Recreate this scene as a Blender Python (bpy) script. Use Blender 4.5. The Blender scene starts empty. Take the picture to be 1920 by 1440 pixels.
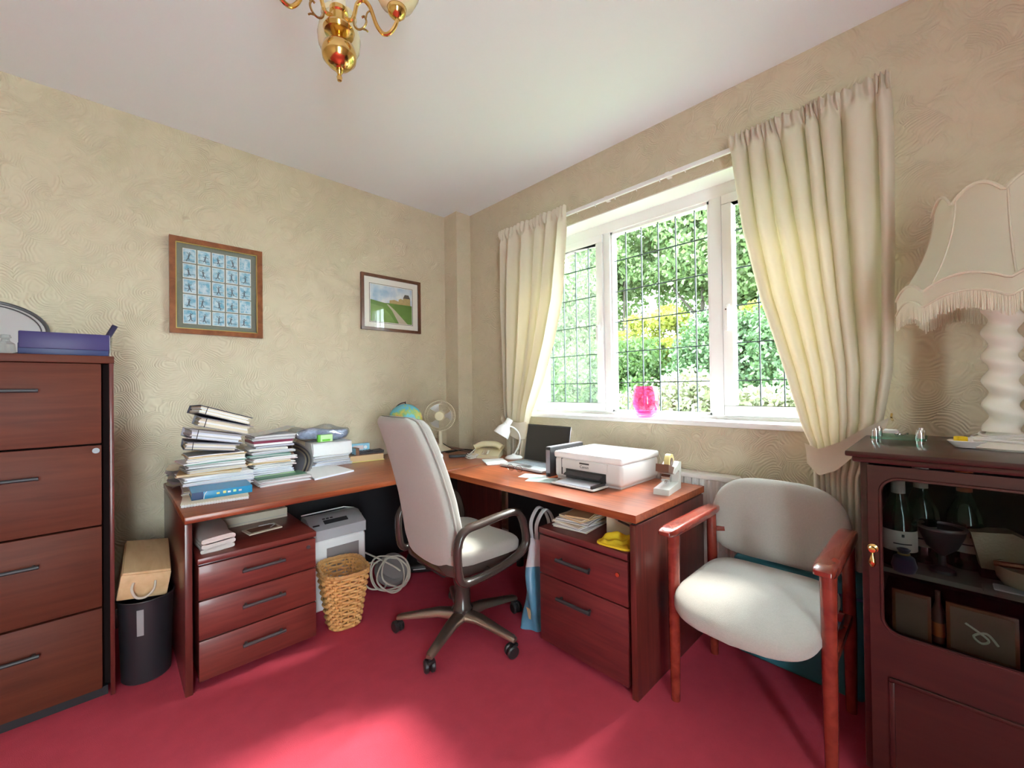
import bpy, bmesh, math, random
import numpy as np
from mathutils import Matrix, Vector
PI = math.pi
S = bpy.context.scene
COL = S.collection
RNG = random.Random(7)

# ------------------------------------------------------------------ camera
cam_d = bpy.data.cameras.new('camera'); cam = bpy.data.objects.new('camera', cam_d); COL.objects.link(cam)
FPX = 778.4
cam_d.sensor_fit = 'HORIZONTAL'; cam_d.sensor_width = 36.0; cam_d.lens = 36.0*FPX/1920.0
cam_d.clip_start = 0.02; cam_d.clip_end = 200
yaw, pitch, roll = math.radians(45.921), math.radians(0.486), math.radians(-0.78)
fw = Vector((math.cos(yaw)*math.cos(pitch), math.sin(yaw)*math.cos(pitch), math.sin(pitch)))
rt = Vector((math.sin(yaw), -math.cos(yaw), 0)); up = rt.cross(fw)
r2 = math.cos(roll)*rt + math.sin(roll)*up; u2 = math.cos(roll)*up - math.sin(roll)*rt
m = Matrix((r2, u2, -fw)).transposed().to_4x4(); m.translation = (0, 0, 1.24)
cam.matrix_world = m
S.camera = cam

# ------------------------------------------------------------------ light and exposure
W = bpy.data.worlds.new('world'); S.world = W; W.use_nodes = True
bg = W.node_tree.nodes['Background']; bg.inputs[0].default_value = (0.81, 0.955, 1.0, 1); bg.inputs[1].default_value = 10.2
sun_d = bpy.data.lights.new('sun', 'SUN'); sun_d.energy = 5.2; sun_d.angle = math.radians(11); sun_d.color = (1.0, 0.95, 0.86)
sun = bpy.data.objects.new('sun', sun_d); COL.objects.link(sun)
sun.rotation_euler = Vector((-1.0, 0.12, -1.02)).to_track_quat('-Z', 'Y').to_euler()
sun.location = (8, 1, 9)
S.view_settings.view_transform = 'Standard'; S.view_settings.look = 'None'
S.view_settings.gamma = 1.0; S.view_settings.use_curve_mapping = False
S.view_settings.exposure = 1.48
try:
    S.cycles.max_bounces = 10; S.cycles.diffuse_bounces = 6; S.cycles.glossy_bounces = 4
    S.cycles.transparent_max_bounces = 24; S.cycles.transmission_bounces = 6
    S.cycles.use_denoising = True
except Exception:
    pass

# ------------------------------------------------------------------ materials
MATS = {}
def srgb(h):
    v = [int(h[i:i+2], 16)/255 for i in (0, 2, 4)]
    return tuple(c/12.92 if c <= .04045 else ((c+.055)/1.055)**2.4 for c in v)
def newmat(name):
    mt = bpy.data.materials.new(name); mt.use_nodes = True
    nt = mt.node_tree; b = nt.nodes['Principled BSDF']
    MATS[name] = mt
    return mt, nt, b
def N(nt, t, **kw):
    n = nt.nodes.new(t)
    for k, v in kw.items():
        if k.startswith('i_'):
            n.inputs[k[2:].replace('_', ' ')].default_value = v
        else: setattr(n, k, v)
    return n
def mat(name, col, rough=.5, metal=0., spec=None, var=0., vscale=30., bump=0., bscale=200., coat=0., emit=None, trans=0., ior=None, sheen=0., alpha=1.):
    mt, nt, b = newmat(name)
    c = (*col, 1)
    b.inputs['Base Color'].default_value = c
    b.inputs['Roughness'].default_value = rough; b.inputs['Metallic'].default_value = metal
    if spec is not None: b.inputs['Specular IOR Level'].default_value = spec
    if coat: b.inputs['Coat Weight'].default_value = coat; b.inputs['Coat Roughness'].default_value = .12
    if trans: b.inputs['Transmission Weight'].default_value = trans
    if ior: b.inputs['IOR'].default_value = ior
    if sheen: b.inputs['Sheen Weight'].default_value = sheen
    tc = N(nt, 'ShaderNodeTexCoord')
    if var:
        nz = N(nt, 'ShaderNodeTexNoise'); nz.inputs['Scale'].default_value = vscale; nz.inputs['Detail'].default_value = 4
        nt.links.new(tc.outputs['Object'], nz.inputs['Vector'])
        mx = N(nt, 'ShaderNodeMix', data_type='RGBA')
        mx.inputs[6].default_value = (*[x*(1-var) for x in col], 1); mx.inputs[7].default_value = (*[min(1, x*(1+var)) for x in col], 1)
        nt.links.new(nz.outputs['Fac'], mx.inputs[0]); nt.links.new(mx.outputs[2], b.inputs['Base Color'])
    if bump:
        n2 = N(nt, 'ShaderNodeTexNoise'); n2.inputs['Scale'].default_value = bscale; n2.inputs['Detail'].default_value = 3
        nt.links.new(tc.outputs['Object'], n2.inputs['Vector'])
        bp = N(nt, 'ShaderNodeBump'); bp.inputs['Strength'].default_value = bump; bp.inputs['Distance'].default_value = .002
        nt.links.new(n2.outputs['Fac'], bp.inputs['Height']); nt.links.new(bp.outputs['Normal'], b.inputs['Normal'])
    if emit: b.inputs['Emission Color'].default_value = (*emit[0], 1); b.inputs['Emission Strength'].default_value = emit[1]
    return mt
def wood(name, dark, light, scale=(3, 40, 40), rough=.3, coat=.3):
    mt, nt, b = newmat(name)
    tc = N(nt, 'ShaderNodeTexCoord'); mp = N(nt, 'ShaderNodeMapping'); mp.inputs['Scale'].default_value = scale
    nz = N(nt, 'ShaderNodeTexNoise'); nz.inputs['Scale'].default_value = 1.6; nz.inputs['Detail'].default_value = 6; nz.inputs['Distortion'].default_value = .6
    rp = N(nt, 'ShaderNodeValToRGB'); e = rp.color_ramp.elements
    e[0].position = .3; e[0].color = (*dark, 1); e[1].position = .72; e[1].color = (*light, 1)
    nt.links.new(tc.outputs['Object'], mp.inputs['Vector']); nt.links.new(mp.outputs[0], nz.inputs['Vector'])
    nt.links.new(nz.outputs['Fac'], rp.inputs[0]); nt.links.new(rp.outputs[0], b.inputs['Base Color'])
    b.inputs['Roughness'].default_value = rough; b.inputs['Coat Weight'].default_value = coat; b.inputs['Coat Roughness'].default_value = .1
    return mt
def thin_glass(name, tint=(1, 1, 1), refl=.08, veil=0., veilcol=(1, 1, 1)):
    mt, nt, b = newmat(name)
    nt.nodes.remove(b); out = nt.nodes['Material Output']
    tr = N(nt, 'ShaderNodeBsdfTransparent'); tr.inputs[0].default_value = (*tint, 1)
    gl = N(nt, 'ShaderNodeBsdfGlossy'); gl.inputs['Roughness'].default_value = .02
    lw = N(nt, 'ShaderNodeLayerWeight'); lw.inputs[0].default_value = .25
    ml = N(nt, 'ShaderNodeMath', operation='MULTIPLY_ADD'); ml.inputs[1].default_value = .22; ml.inputs[2].default_value = refl
    nt.links.new(lw.outputs['Fresnel'], ml.inputs[0])
    mx = N(nt, 'ShaderNodeMixShader'); nt.links.new(ml.outputs[0], mx.inputs[0]); nt.links.new(tr.outputs[0], mx.inputs[1]); nt.links.new(gl.outputs[0], mx.inputs[2])
    last = mx
    if veil:
        tl = N(nt, 'ShaderNodeBsdfTranslucent'); tl.inputs[0].default_value = (*veilcol, 1)
        tc = N(nt, 'ShaderNodeTexCoord'); nz = N(nt, 'ShaderNodeTexNoise'); nz.inputs['Scale'].default_value = 2.5
        nt.links.new(tc.outputs['Object'], nz.inputs['Vector'])
        mm = N(nt, 'ShaderNodeMath', operation='MULTIPLY'); mm.inputs[1].default_value = veil*2; nt.links.new(nz.outputs['Fac'], mm.inputs[0])
        m2 = N(nt, 'ShaderNodeMixShader'); nt.links.new(mm.outputs[0], m2.inputs[0]); nt.links.new(mx.outputs[0], m2.inputs[1]); nt.links.new(tl.outputs[0], m2.inputs[2]); last = m2
    nt.links.new(last.outputs[0], out.inputs[0])
    return mt
def cloth_trans(name, col, tcol, fac=.4, bump=.3, var=.06):
    mt, nt, b = newmat(name); out = nt.nodes['Material Output']
    b.inputs['Base Color'].default_value = (*col, 1); b.inputs['Roughness'].default_value = .85; b.inputs['Specular IOR Level'].default_value = .15
    tl = N(nt, 'ShaderNodeBsdfTranslucent'); tl.inputs[0].default_value = (*tcol, 1)
    mx = N(nt, 'ShaderNodeMixShader'); mx.inputs[0].default_value = fac
    nt.links.new(b.outputs[0], mx.inputs[1]); nt.links.new(tl.outputs[0], mx.inputs[2]); nt.links.new(mx.outputs[0], out.inputs[0])
    tc = N(nt, 'ShaderNodeTexCoord'); nz = N(nt, 'ShaderNodeTexNoise'); nz.inputs['Scale'].default_value = 14; nz.inputs['Detail'].default_value = 5; nz.inputs['Distortion'].default_value = 1.5
    nt.links.new(tc.outputs['Object'], nz.inputs['Vector'])
    bp = N(nt, 'ShaderNodeBump'); bp.inputs['Strength'].default_value = bump; bp.inputs['Distance'].default_value = .004
    nt.links.new(nz.outputs['Fac'], bp.inputs['Height']); nt.links.new(bp.outputs[0], b.inputs['Normal'])
    return mt

def wallpaper(name, col):
    mt, nt, b = newmat(name)
    b.inputs['Roughness'].default_value = .75; b.inputs['Specular IOR Level'].default_value = .25
    tc = N(nt, 'ShaderNodeTexCoord')
    n0 = N(nt, 'ShaderNodeTexNoise'); n0.inputs['Scale'].default_value = 6; n0.inputs['Detail'].default_value = 2
    nt.links.new(tc.outputs['Object'], n0.inputs['Vector'])
    sb = N(nt, 'ShaderNodeVectorMath', operation='SUBTRACT'); sb.inputs[1].default_value = (.5, .5, .5); nt.links.new(n0.outputs['Color'], sb.inputs[0])
    sc = N(nt, 'ShaderNodeVectorMath', operation='SCALE'); sc.inputs['Scale'].default_value = .10; nt.links.new(sb.outputs[0], sc.inputs[0])
    ad = N(nt, 'ShaderNodeVectorMath', operation='ADD'); nt.links.new(tc.outputs['Object'], ad.inputs[0]); nt.links.new(sc.outputs[0], ad.inputs[1])
    vo = N(nt, 'ShaderNodeTexVoronoi'); vo.inputs['Scale'].default_value = 8.5; nt.links.new(ad.outputs[0], vo.inputs['Vector'])
    # shift each fan's centre so the combed arcs open to one side
    cs = N(nt, 'ShaderNodeVectorMath', operation='SUBTRACT'); cs.inputs[1].default_value = (.5, .5, .5); nt.links.new(vo.outputs['Color'], cs.inputs[0])
    c2 = N(nt, 'ShaderNodeVectorMath', operation='SCALE'); c2.inputs['Scale'].default_value = .16; nt.links.new(cs.outputs[0], c2.inputs[0])
    p2 = N(nt, 'ShaderNodeVectorMath', operation='ADD'); nt.links.new(vo.outputs['Position'], p2.inputs[0]); nt.links.new(c2.outputs[0], p2.inputs[1])
    ds = N(nt, 'ShaderNodeVectorMath', operation='DISTANCE'); nt.links.new(ad.outputs[0], ds.inputs[0]); nt.links.new(p2.outputs[0], ds.inputs[1])
    ml = N(nt, 'ShaderNodeMath', operation='MULTIPLY'); ml.inputs[1].default_value = 2*PI/.0095; nt.links.new(ds.outputs['Value'], ml.inputs[0])
    sn = N(nt, 'ShaderNodeMath', operation='SINE'); nt.links.new(ml.outputs[0], sn.inputs[0])
    n3 = N(nt, 'ShaderNodeTexNoise'); n3.inputs['Scale'].default_value = 9; nt.links.new(tc.outputs['Object'], n3.inputs['Vector'])
    rp = N(nt, 'ShaderNodeMapRange'); rp.inputs[1].default_value = .25; rp.inputs[2].default_value = .6; nt.links.new(n3.outputs['Fac'], rp.inputs[0])
    mh = N(nt, 'ShaderNodeMath', operation='MULTIPLY'); nt.links.new(sn.outputs[0], mh.inputs[0]); nt.links.new(rp.outputs[0], mh.inputs[1])
    bp = N(nt, 'ShaderNodeBump'); bp.inputs['Strength'].default_value = .6; bp.inputs['Distance'].default_value = .0022
    nt.links.new(mh.outputs[0], bp.inputs['Height']); nt.links.new(bp.outputs[0], b.inputs['Normal'])
    n4 = N(nt, 'ShaderNodeTexNoise'); n4.inputs['Scale'].default_value = 1.2; nt.links.new(tc.outputs['Object'], n4.inputs['Vector'])
    mx = N(nt, 'ShaderNodeMix', data_type='RGBA'); mx.inputs[6].default_value = (*[x*.95 for x in col], 1); mx.inputs[7].default_value = (*[x*1.05 for x in col], 1)
    nt.links.new(n4.outputs['Fac'], mx.inputs[0]); nt.links.new(mx.outputs[2], b.inputs['Base Color'])
    return mt

wallpaper('wallpaper', (.625, .55, .405))
mat('ceiling', (.80, .84, .885), .85, spec=.2)
mat('white_trim', (.86, .86, .85), .35)
mat('upvc', (.88, .88, .88), .25)
mat('carpet', (.56, .070, .108), .95, spec=.05, var=.12, vscale=14, bump=.8, bscale=420)
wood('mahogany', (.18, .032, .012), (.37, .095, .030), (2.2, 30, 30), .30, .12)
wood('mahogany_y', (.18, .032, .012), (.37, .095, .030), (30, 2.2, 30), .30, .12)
wood('mahogany_v_shaded', (0.075, 0.014, 0.012), (0.145, 0.028, 0.02), (30, 30, 2.2), .33, .25)  # darker copy of the desk-top wood, shade on upright panels put into the colour
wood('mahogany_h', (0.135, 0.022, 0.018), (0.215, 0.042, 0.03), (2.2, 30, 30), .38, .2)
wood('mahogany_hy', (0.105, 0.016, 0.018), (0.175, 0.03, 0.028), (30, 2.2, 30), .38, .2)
wood('cabinet_brown', (.088, .023, .014), (.130, .034, .018), (2.2, 24, 24), .5, 0)
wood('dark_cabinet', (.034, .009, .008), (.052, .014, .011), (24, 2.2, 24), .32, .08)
wood('armchair_wood', (.17, .020, .014), (.29, .045, .026), (12, 12, 12), .22, .5)
wood('frame_wood', (.17, .045, .012), (.30, .10, .030), (14, 14, 14), .35, .3)
wood('frame_dark', (.09, .030, .014), (.16, .055, .024), (14, 14, 14), .35, .3)
wood('pine', (.62, .40, .20), (.76, .54, .30), (14, 2.5, 14), .55, 0)
MATS['cabinet_brown'].node_tree.nodes['Principled BSDF'].inputs['Specular IOR Level'].default_value = .2
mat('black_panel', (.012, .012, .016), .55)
mat('black_plastic', (.02, .02, .022), .35)
mat('black_satin', (.035, .036, .040), .42)
mat('gunmetal', (.12, .12, .13), .35, metal=.7)
mat('bronze_plastic', (.050, .036, .031), .26, coat=.3)
mat('bronze_metal', (.36, .29, .24), .28, metal=.85)
mat('chair_fabric', (.40, .385, .345), .95, spec=.1, var=.05, vscale=120, bump=.5, bscale=700, sheen=.3)
mat('seat_fabric', (.45, .43, .39), .95, spec=.1, var=.08, vscale=160, bump=.6, bscale=600, sheen=.3)
mat('brass', (.78, .53, .18), .16, metal=1.0)
mat('brass_dark', (.45, .30, .12), .25, metal=1.0)
mat('tray_plate', (.50, .50, .49), .3, metal=.6)
mat('chrome', (.75, .75, .76), .15, metal=1.0)
mat('steel', (.45, .45, .47), .3, metal=1.0)
mat('lead', (.03, .045, .05), .5)
cloth_trans('curtain', (.70, .64, .53), (.85, .74, .44), .085, .3)
cloth_trans('shade_cloth', (.72, .70, .57), (.85, .78, .58), .35, .1)
mat('shade_trim', (.66, .61, .47), .8)
mat('fringe', (.72, .68, .54), .85)
mat('lamp_white', (.80, .78, .69), .35, coat=.2)
mat('white_plastic', (.84, .84, .84), .35)
mat('white_gloss', (.85, .85, .84), .18)
mat('printer_top', (.86, .86, .87), .3)
mat('printer_grey', (.70, .67, .66), .4)
mat('silver_plastic', (.60, .62, .65), .35, metal=.3)
mat('cream_plastic', (.80, .73, .50), .35)
mat('fan_cream', (.72, .66, .50), .45)
mat('tape_grey', (.62, .62, .58), .45)
mat('tape_roll', (.80, .68, .30), .35)
mat('brown_plastic', (.16, .075, .05), .4)
mat('screen', (.035, .034, .034), .18)
mat('keys', (.42, .46, .52), .5)
mat('paper', (.80, .80, .81), .8, spec=.2, var=.03, vscale=60)
mat('paper_blue', (.66, .69, .78), .8, spec=.2)
mat('paper_cream', (.74, .67, .53), .8, spec=.2)
mat('paper_grey', (.50, .49, .49), .8, spec=.2)
mat('paper_pink', (.70, .58, .60), .8, spec=.2)
mat('manila', (.66, .47, .26), .75, spec=.2)
mat('green_card', (.18, .34, .28), .7)
mat('plastic_wallet', (.46, .45, .50), .25)
mat('dark_binder', (.05, .048, .075), .4)
mat('grey_binder', (.26, .25, .29), .45)
mat('blue_book', (.02, .24, .46), .35)
mat('navy_book', (.02, .05, .14), .35)
mat('green_book', (.06, .16, .09), .4)
mat('burgundy', (.22, .02, .06), .45)
mat('lime_box', (.16, .60, .05), .45)
mat('pale_lime', (.55, .80, .42), .45)
mat('sky_box', (.25, .55, .72), .4)
mat('manila_block', (.70, .50, .28), .7)
mat('yellow_print', (.72, .66, .22), .6)
mat('tin_brown', (.18, .09, .05), .4, var=.6, vscale=60)
mat('denim_print', (.34, .40, .55), .25, var=.5, vscale=70)
mat('wicker', (.70, .40, .14), .40, var=.35, vscale=60)
mat('wicker_rim', (.56, .30, .10), .45, var=.3, vscale=60)
mat('cord_cream', (.60, .54, .46), .5)
mat('adapter_grey', (.24, .21, .21), .5)
mat('towel', (.72, .66, .62), .95, bump=.6, bscale=300)
mat('yellow_duster', (.80, .56, .02), .95, var=.15, vscale=25, bump=.3, bscale=120)
mat('bag_blue', (.10, .26, .40), .35, var=.35, vscale=9, bump=.6, bscale=30)
mat('bag_white', (.55, .55, .58), .35, bump=.6, bscale=30)
mat('teal', (.03, .20, .26), .5, var=.2, vscale=6, bump=.2, bscale=20)
mat('purple_box', (.032, .022, .12), .45)
mat('navy_box', (.020, .032, .12), .45)
mat('lilac', (.55, .52, .66), .5)
mat('rope', (.62, .56, .46), .8)
mat('bin_black', (.020, .021, .026), .38)
mat('label_grey', (.30, .30, .31), .6)
mat('radiator', (.74, .72, .69), .35)
mat('bottle_green', (.012, .03, .014), .08, coat=.4)
mat('label_cream', (.66, .57, .50), .6)
mat('foil_cream', (.62, .52, .46), .35)
mat('gold_foil', (.55, .38, .14), .3, metal=.8)
mat('orange_foil', (.62, .16, .05), .35)
mat('velvet_navy', (.030, .022, .07), .9, sheen=.4)
mat('copper', (.55, .22, .12), .28, metal=.9)
mat('basket_beige', (.55, .44, .29), .8, bump=.7, bscale=160)
mat('shelf_cloth', (.17, .16, .13), .9)
mat('card_face', (.24, .14, .09), .7, var=.25, vscale=14)
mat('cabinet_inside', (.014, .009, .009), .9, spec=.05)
mat('mat_green', (.17, .19, .15), .8)
mat('mat_white', (.80, .78, .72), .8)
mat('gold_slip', (.62, .48, .15), .35, metal=.7)
mat('figure_dark', (.10, .12, .16), .8)
mat('figure_pale', (.62, .70, .76), .8)
mat('ink', (.05, .05, .05), .6)
mat('globe_stand', (.03, .03, .03), .4)
mat('wire_black', (.015, .014, .013), .5)
mat('wire_white', (.75, .73, .70), .5)
mat('pale_card', (.50, .62, .60), .5)
mat('teal_card', (.10, .42, .45), .5)
mat('pink_dirt', (.5, .5, .5), .5)
mat('leather_black', (.015, .015, .017), .5, bump=.3, bscale=120)
mat('bark', (.045, .036, .028), .9)
mat('lawn', (.10, .17, .05), .95, var=.4, vscale=8)
mat('brick_red', (.34, .15, .12), .85, var=.25, vscale=6)
thin_glass('glass', (.97, .98, .98), .03)
thin_glass('glass_glare', (.92, .95, .94), .03, .014, (.9, .95, .95))  # white glare on the left panes, put in as a faint translucent veil
thin_glass('picture_glass', (1, 1, 1), .02)
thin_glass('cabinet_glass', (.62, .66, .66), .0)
thin_glass('clear_glass', (.93, .96, .95), .10)
thin_glass('green_glass', (.55, .86, .74), .10)
thin_glass('pink_glass', (1.0, .52, .74), .06, .022, (1, .30, .6))
thin_glass('lens_glass', (.92, .93, .93), .06)
thin_glass('plastic_clear', (.85, .87, .90), .12)
# opal glass shades of the ceiling fitting
mt, nt, b = newmat('opal'); b.inputs['Base Color'].default_value = (.70, .62, .40, 1); b.inputs['Roughness'].default_value = .15; b.inputs['Subsurface Weight'].default_value = .0; b.inputs['Coat Weight'].default_value = .4
def leafmat(name, c1, c2, tcol, tf=.45):
    mt, nt, b = newmat(name); out = nt.nodes['Material Output']
    gi = N(nt, 'ShaderNodeNewGeometry'); rp = N(nt, 'ShaderNodeValToRGB'); e = rp.color_ramp.elements
    e[0].color = (*c1, 1); e[1].color = (*c2, 1)
    nt.links.new(gi.outputs['Random Per Island'], rp.inputs[0]); nt.links.new(rp.outputs[0], b.inputs['Base Color'])
    b.inputs['Roughness'].default_value = .5
    tl = N(nt, 'ShaderNodeBsdfTranslucent'); tl.inputs[0].default_value = (*tcol, 1)
    mx = N(nt, 'ShaderNodeMixShader'); mx.inputs[0].default_value = tf
    nt.links.new(b.outputs[0], mx.inputs[1]); nt.links.new(tl.outputs[0], mx.inputs[2]); nt.links.new(mx.outputs[0], out.inputs[0])
leafmat('leaf_light', (0.083, 0.146, 0.051), (0.209, 0.273, 0.127), (0.165, 0.253, 0.076))
leafmat('leaf_mid', (0.038, 0.089, 0.026), (0.127, 0.196, 0.07), (0.107, 0.19, 0.044))
leafmat('leaf_dark', (.034, .080, .030), (.115, .18, .080), (.063, .126, .045), .3)
leafmat('leaf_yellow', (0.173, 0.216, 0.036), (0.324, 0.331, 0.072), (0.288, 0.317, 0.043))
leafmat('leaf_cream', (0.101, 0.139, 0.051), (0.329, 0.329, 0.241), (0.253, 0.266, 0.139), .3)

# ------------------------------------------------------------------ mesh building
class B:
    def __init__(s): s.v = []; s.f = []
    def add(s, vs, fs):
        o = len(s.v); s.v += [tuple(p) for p in vs]; s.f += [tuple(i+o for i in f) for f in fs]; return s
    def bm(s, bm):
        bm.verts.index_update()
        return s.add([v.co[:] for v in bm.verts], [[v.index for v in f.verts] for f in bm.faces])
    def box(s, x0, x1, y0, y1, z0, z1, bev=0, seg=2):
        if not bev:
            return s.add([(x0,y0,z0),(x1,y0,z0),(x1,y1,z0),(x0,y1,z0),(x0,y0,z1),(x1,y0,z1),(x1,y1,z1),(x0,y1,z1)],
                         [(0,3,2,1),(4,5,6,7),(0,1,5,4),(1,2,6,5),(2,3,7,6),(3,0,4,7)])
        q = bmesh.new(); bmesh.ops.create_cube(q, size=1)
        for v in q.verts: v.co = ((x0+x1)/2+v.co.x*(x1-x0), (y0+y1)/2+v.co.y*(y1-y0), (z0+z1)/2+v.co.z*(z1-z0))
        bmesh.ops.bevel(q, geom=q.edges[:], offset=bev, segments=seg, affect='EDGES', profile=.5)
        s.bm(q); q.free(); return s
    def prism(s, poly, a, b, ax='z'):
        n = len(poly)
        def P(p, t): return {'z': (p[0], p[1], t), 'y': (p[0], t, p[1]), 'x': (t, p[0], p[1])}[ax]
        vs = [P(p, a) for p in poly]+[P(p, b) for p in poly]
        fs = [tuple(range(n))[::-1], tuple(range(n, 2*n))]+[(i, (i+1) % n, n+(i+1) % n, n+i) for i in range(n)]
        return s.add(vs, fs)
    def tube(s, pts, r, n=8, closed=False, sx=1., caps=True):
        pts = [Vector(p) for p in pts]; k = len(pts)
        rr = r if isinstance(r, (list, tuple)) else [r]*k
        vs = []; prev = None
        for i, p in enumerate(pts):
            if closed: t = pts[(i+1) % k]-pts[(i-1) % k]
            else: t = pts[min(i+1, k-1)]-pts[max(i-1, 0)]
            if t.length < 1e-9: t = Vector((0, 0, 1))
            t.normalize()
            if prev is None:
                a = Vector((0, 0, 1)) if abs(t.z) < .9 else Vector((1, 0, 0))
                nrm = t.cross(a).normalized()
            else:
                nrm = prev-t*prev.dot(t)
                nrm = nrm.normalized() if nrm.length > 1e-6 else t.orthogonal().normalized()
            prev = nrm; bn = t.cross(nrm)
            for j in range(n):
                a = 2*PI*j/n
                vs.append(p+nrm*(math.cos(a)*rr[i]*sx)+bn*(math.sin(a)*rr[i]))
        fs = []
        for i in range(k if closed else k-1):
            i2 = (i+1) % k
            for j in range(n): fs.append((i*n+j, i*n+(j+1) % n, i2*n+(j+1) % n, i2*n+j))
        if caps and not closed: fs += [tuple(range(n))[::-1], tuple(range((k-1)*n, k*n))]
        return s.add(vs, fs)
    def cyl(s, p0, p1, r0, r1=None, n=20): return s.tube([p0, p1], [r0, r0 if r1 is None else r1], n)
    def lathe(s, prof, n=32, c=(0, 0, 0), cap=True, sx=1, sy=1):
        vs = []; fs = []; k = len(prof)
        for r, z in prof:
            for j in range(n):
                a = 2*PI*j/n; vs.append((c[0]+r*math.cos(a)*sx, c[1]+r*math.sin(a)*sy, c[2]+z))
        for i in range(k-1):
            for j in range(n): fs.append((i*n+j, i*n+(j+1) % n, (i+1)*n+(j+1) % n, (i+1)*n+j))
        if cap:
            if prof[0][0] > 1e-6: fs.append(tuple(range(n))[::-1])
            if prof[-1][0] > 1e-6: fs.append(tuple(range((k-1)*n, k*n)))
        return s.add(vs, fs)
    def grid(s, fn, nu, nv, wu=False):
        vs = [fn(i/(nu if wu else nu-1), j/(nv-1)) for j in range(nv) for i in range(nu)]; fs = []
        for j in range(nv-1):
            for i in range(nu if wu else nu-1): fs.append((j*nu+i, j*nu+(i+1) % nu, (j+1)*nu+(i+1) % nu, (j+1)*nu+i))
        return s.add(vs, fs)
    def pillow(s, c, h, e=.5, nu=28, nv=14, ez=None):
        ez = ez or e
        def sp(x, p): return math.copysign(abs(x)**p, x)
        def fn(u, v):
            a = 2*PI*u; t = -PI/2+PI*v
            return (c[0]+h[0]*sp(math.cos(t), ez)*sp(math.cos(a), e), c[1]+h[1]*sp(math.cos(t), ez)*sp(math.sin(a), e), c[2]+h[2]*sp(math.sin(t), ez))
        return s.grid(fn, nu, nv, True)
    def xf(s, M):
        s.v = [tuple(M @ Vector(p)) for p in s.v]; return s
    def map(s, fn): s.v = [tuple(fn(*p)) for p in s.v]; return s
    def obj(s, name, mt, parent=None, smooth=35, mats=None):
        me = bpy.data.meshes.new(name); me.from_pydata(s.v, [], s.f)
        me.materials.append(MATS[mt])
        q = bmesh.new(); q.from_mesh(me); bmesh.ops.remove_doubles(q, verts=q.verts[:], dist=1e-6); bmesh.ops.recalc_face_normals(q, faces=q.faces[:]); q.to_mesh(me); q.free()
        if smooth:
            me.shade_smooth(); me.set_sharp_from_angle(angle=math.radians(smooth))
        o = bpy.data.objects.new(name, me); COL.objects.link(o)
        if parent is not None: o.parent = parent
        return o
def tag(o, label, cat, group=None, kind=None):
    if label: o['label'] = label
    if cat: o['category'] = cat
    if group: o['group'] = group
    if kind: o['kind'] = kind
    return o
def thing(name, label, cat, loc=(0, 0, 0), rz=0, group=None):
    o = bpy.data.objects.new(name, None); COL.objects.link(o); o.empty_display_size = .05
    o.location = loc; o.rotation_euler = (0, 0, rz)
    return tag(o, label, cat, group)
def empty(name, parent=None, loc=(0, 0, 0)):
    o = bpy.data.objects.new(name, None); COL.objects.link(o); o.empty_display_size = .03; o.location = loc; o.parent = parent
    return o
def inst(src, name, parent, loc=(0, 0, 0), rot=(0, 0, 0), scale=None):
    o = src.copy(); o.name = name; COL.objects.link(o); o.parent = parent; o.location = loc; o.rotation_euler = rot
    if scale: o.scale = scale
    return o
def struct(o): o['kind'] = 'structure'; return o
def bez(p0, p1, p2, p3, n=10):
    out = []
    for i in range(n+1):
        t = i/n; a = (1-t)**3; b_ = 3*t*(1-t)**2; c = 3*t*t*(1-t); d = t**3
        out.append(tuple(a*x+b_*y+c*z+d*w_ for x, y, z, w_ in zip(p0, p1, p2, p3)))
    return out
def smooth_path(pts, n=6, closed=False):
    P = [Vector(p) for p in pts]; k = len(P); out = []
    rng = range(k) if closed else range(k-1)
    for i in rng:
        a = P[(i-1) % k] if (closed or i > 0) else P[0]; b_ = P[i]; c = P[(i+1) % k]; d = P[(i+2) % k] if (closed or i+2 < k) else P[k-1]
        for j in range(n):
            t = j/n
            out.append(.5*((2*b_)+(c-a)*t+(2*a-5*b_+4*c-d)*t*t+(3*b_-a-3*c+d)*t**3))
    if not closed: out.append(P[-1])
    return [tuple(p) for p in out]
def text(name, body, size, mt, parent, M, ext=.0004, align='CENTER'):
    c = bpy.data.curves.new(name, 'FONT'); c.body = body; c.size = size; c.extrude = ext; c.align_x = align; c.align_y = 'CENTER'
    tmp = bpy.data.objects.new('tmp', c); COL.objects.link(tmp); bpy.context.view_layer.update()
    me = bpy.data.meshes.new_from_object(tmp.evaluated_get(bpy.context.evaluated_depsgraph_get())); me.name = name
    bpy.data.objects.remove(tmp); me.materials.clear(); me.materials.append(MATS[mt])
    o = bpy.data.objects.new(name, me); COL.objects.link(o); o.parent = parent; o.matrix_local = M
    return o

# ------------------------------------------------------------------ room shell
XW, YW, ZC = 2.29, 3.05, 2.76
XL, YF = -2.0, -1.5
struct(B().box(XL, XW, YF, YW, -.12, 0).obj('floor', 'carpet', smooth=0))
struct(B().box(XL-.1, XW+.25, YF-.1, YW+.1, ZC, ZC+.1).obj('ceiling', 'ceiling', smooth=0))
struct(B().box(XL-.1, XW, YW, YW+.12, -.12, ZC).obj('wall_back', 'wallpaper', smooth=0))
WY0, WY1, WZ0, WZ1 = .17, 2.245, 1.02, 2.36
w = B()
for a in ((YF-.1, WY0, -.12, ZC), (WY1, YW+.12, -.12, ZC), (WY0, WY1, -.12, WZ0), (WY0, WY1, WZ1, ZC)):
    w.box(XW, XW+.25, a[0], a[1], a[2], a[3])
struct(w.obj('wall_right', 'wallpaper', smooth=0))
struct(B().box(XL-.1, XL, YF-.1, YW, -.12, ZC).obj('wall_left', 'wallpaper', smooth=0))
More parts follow.
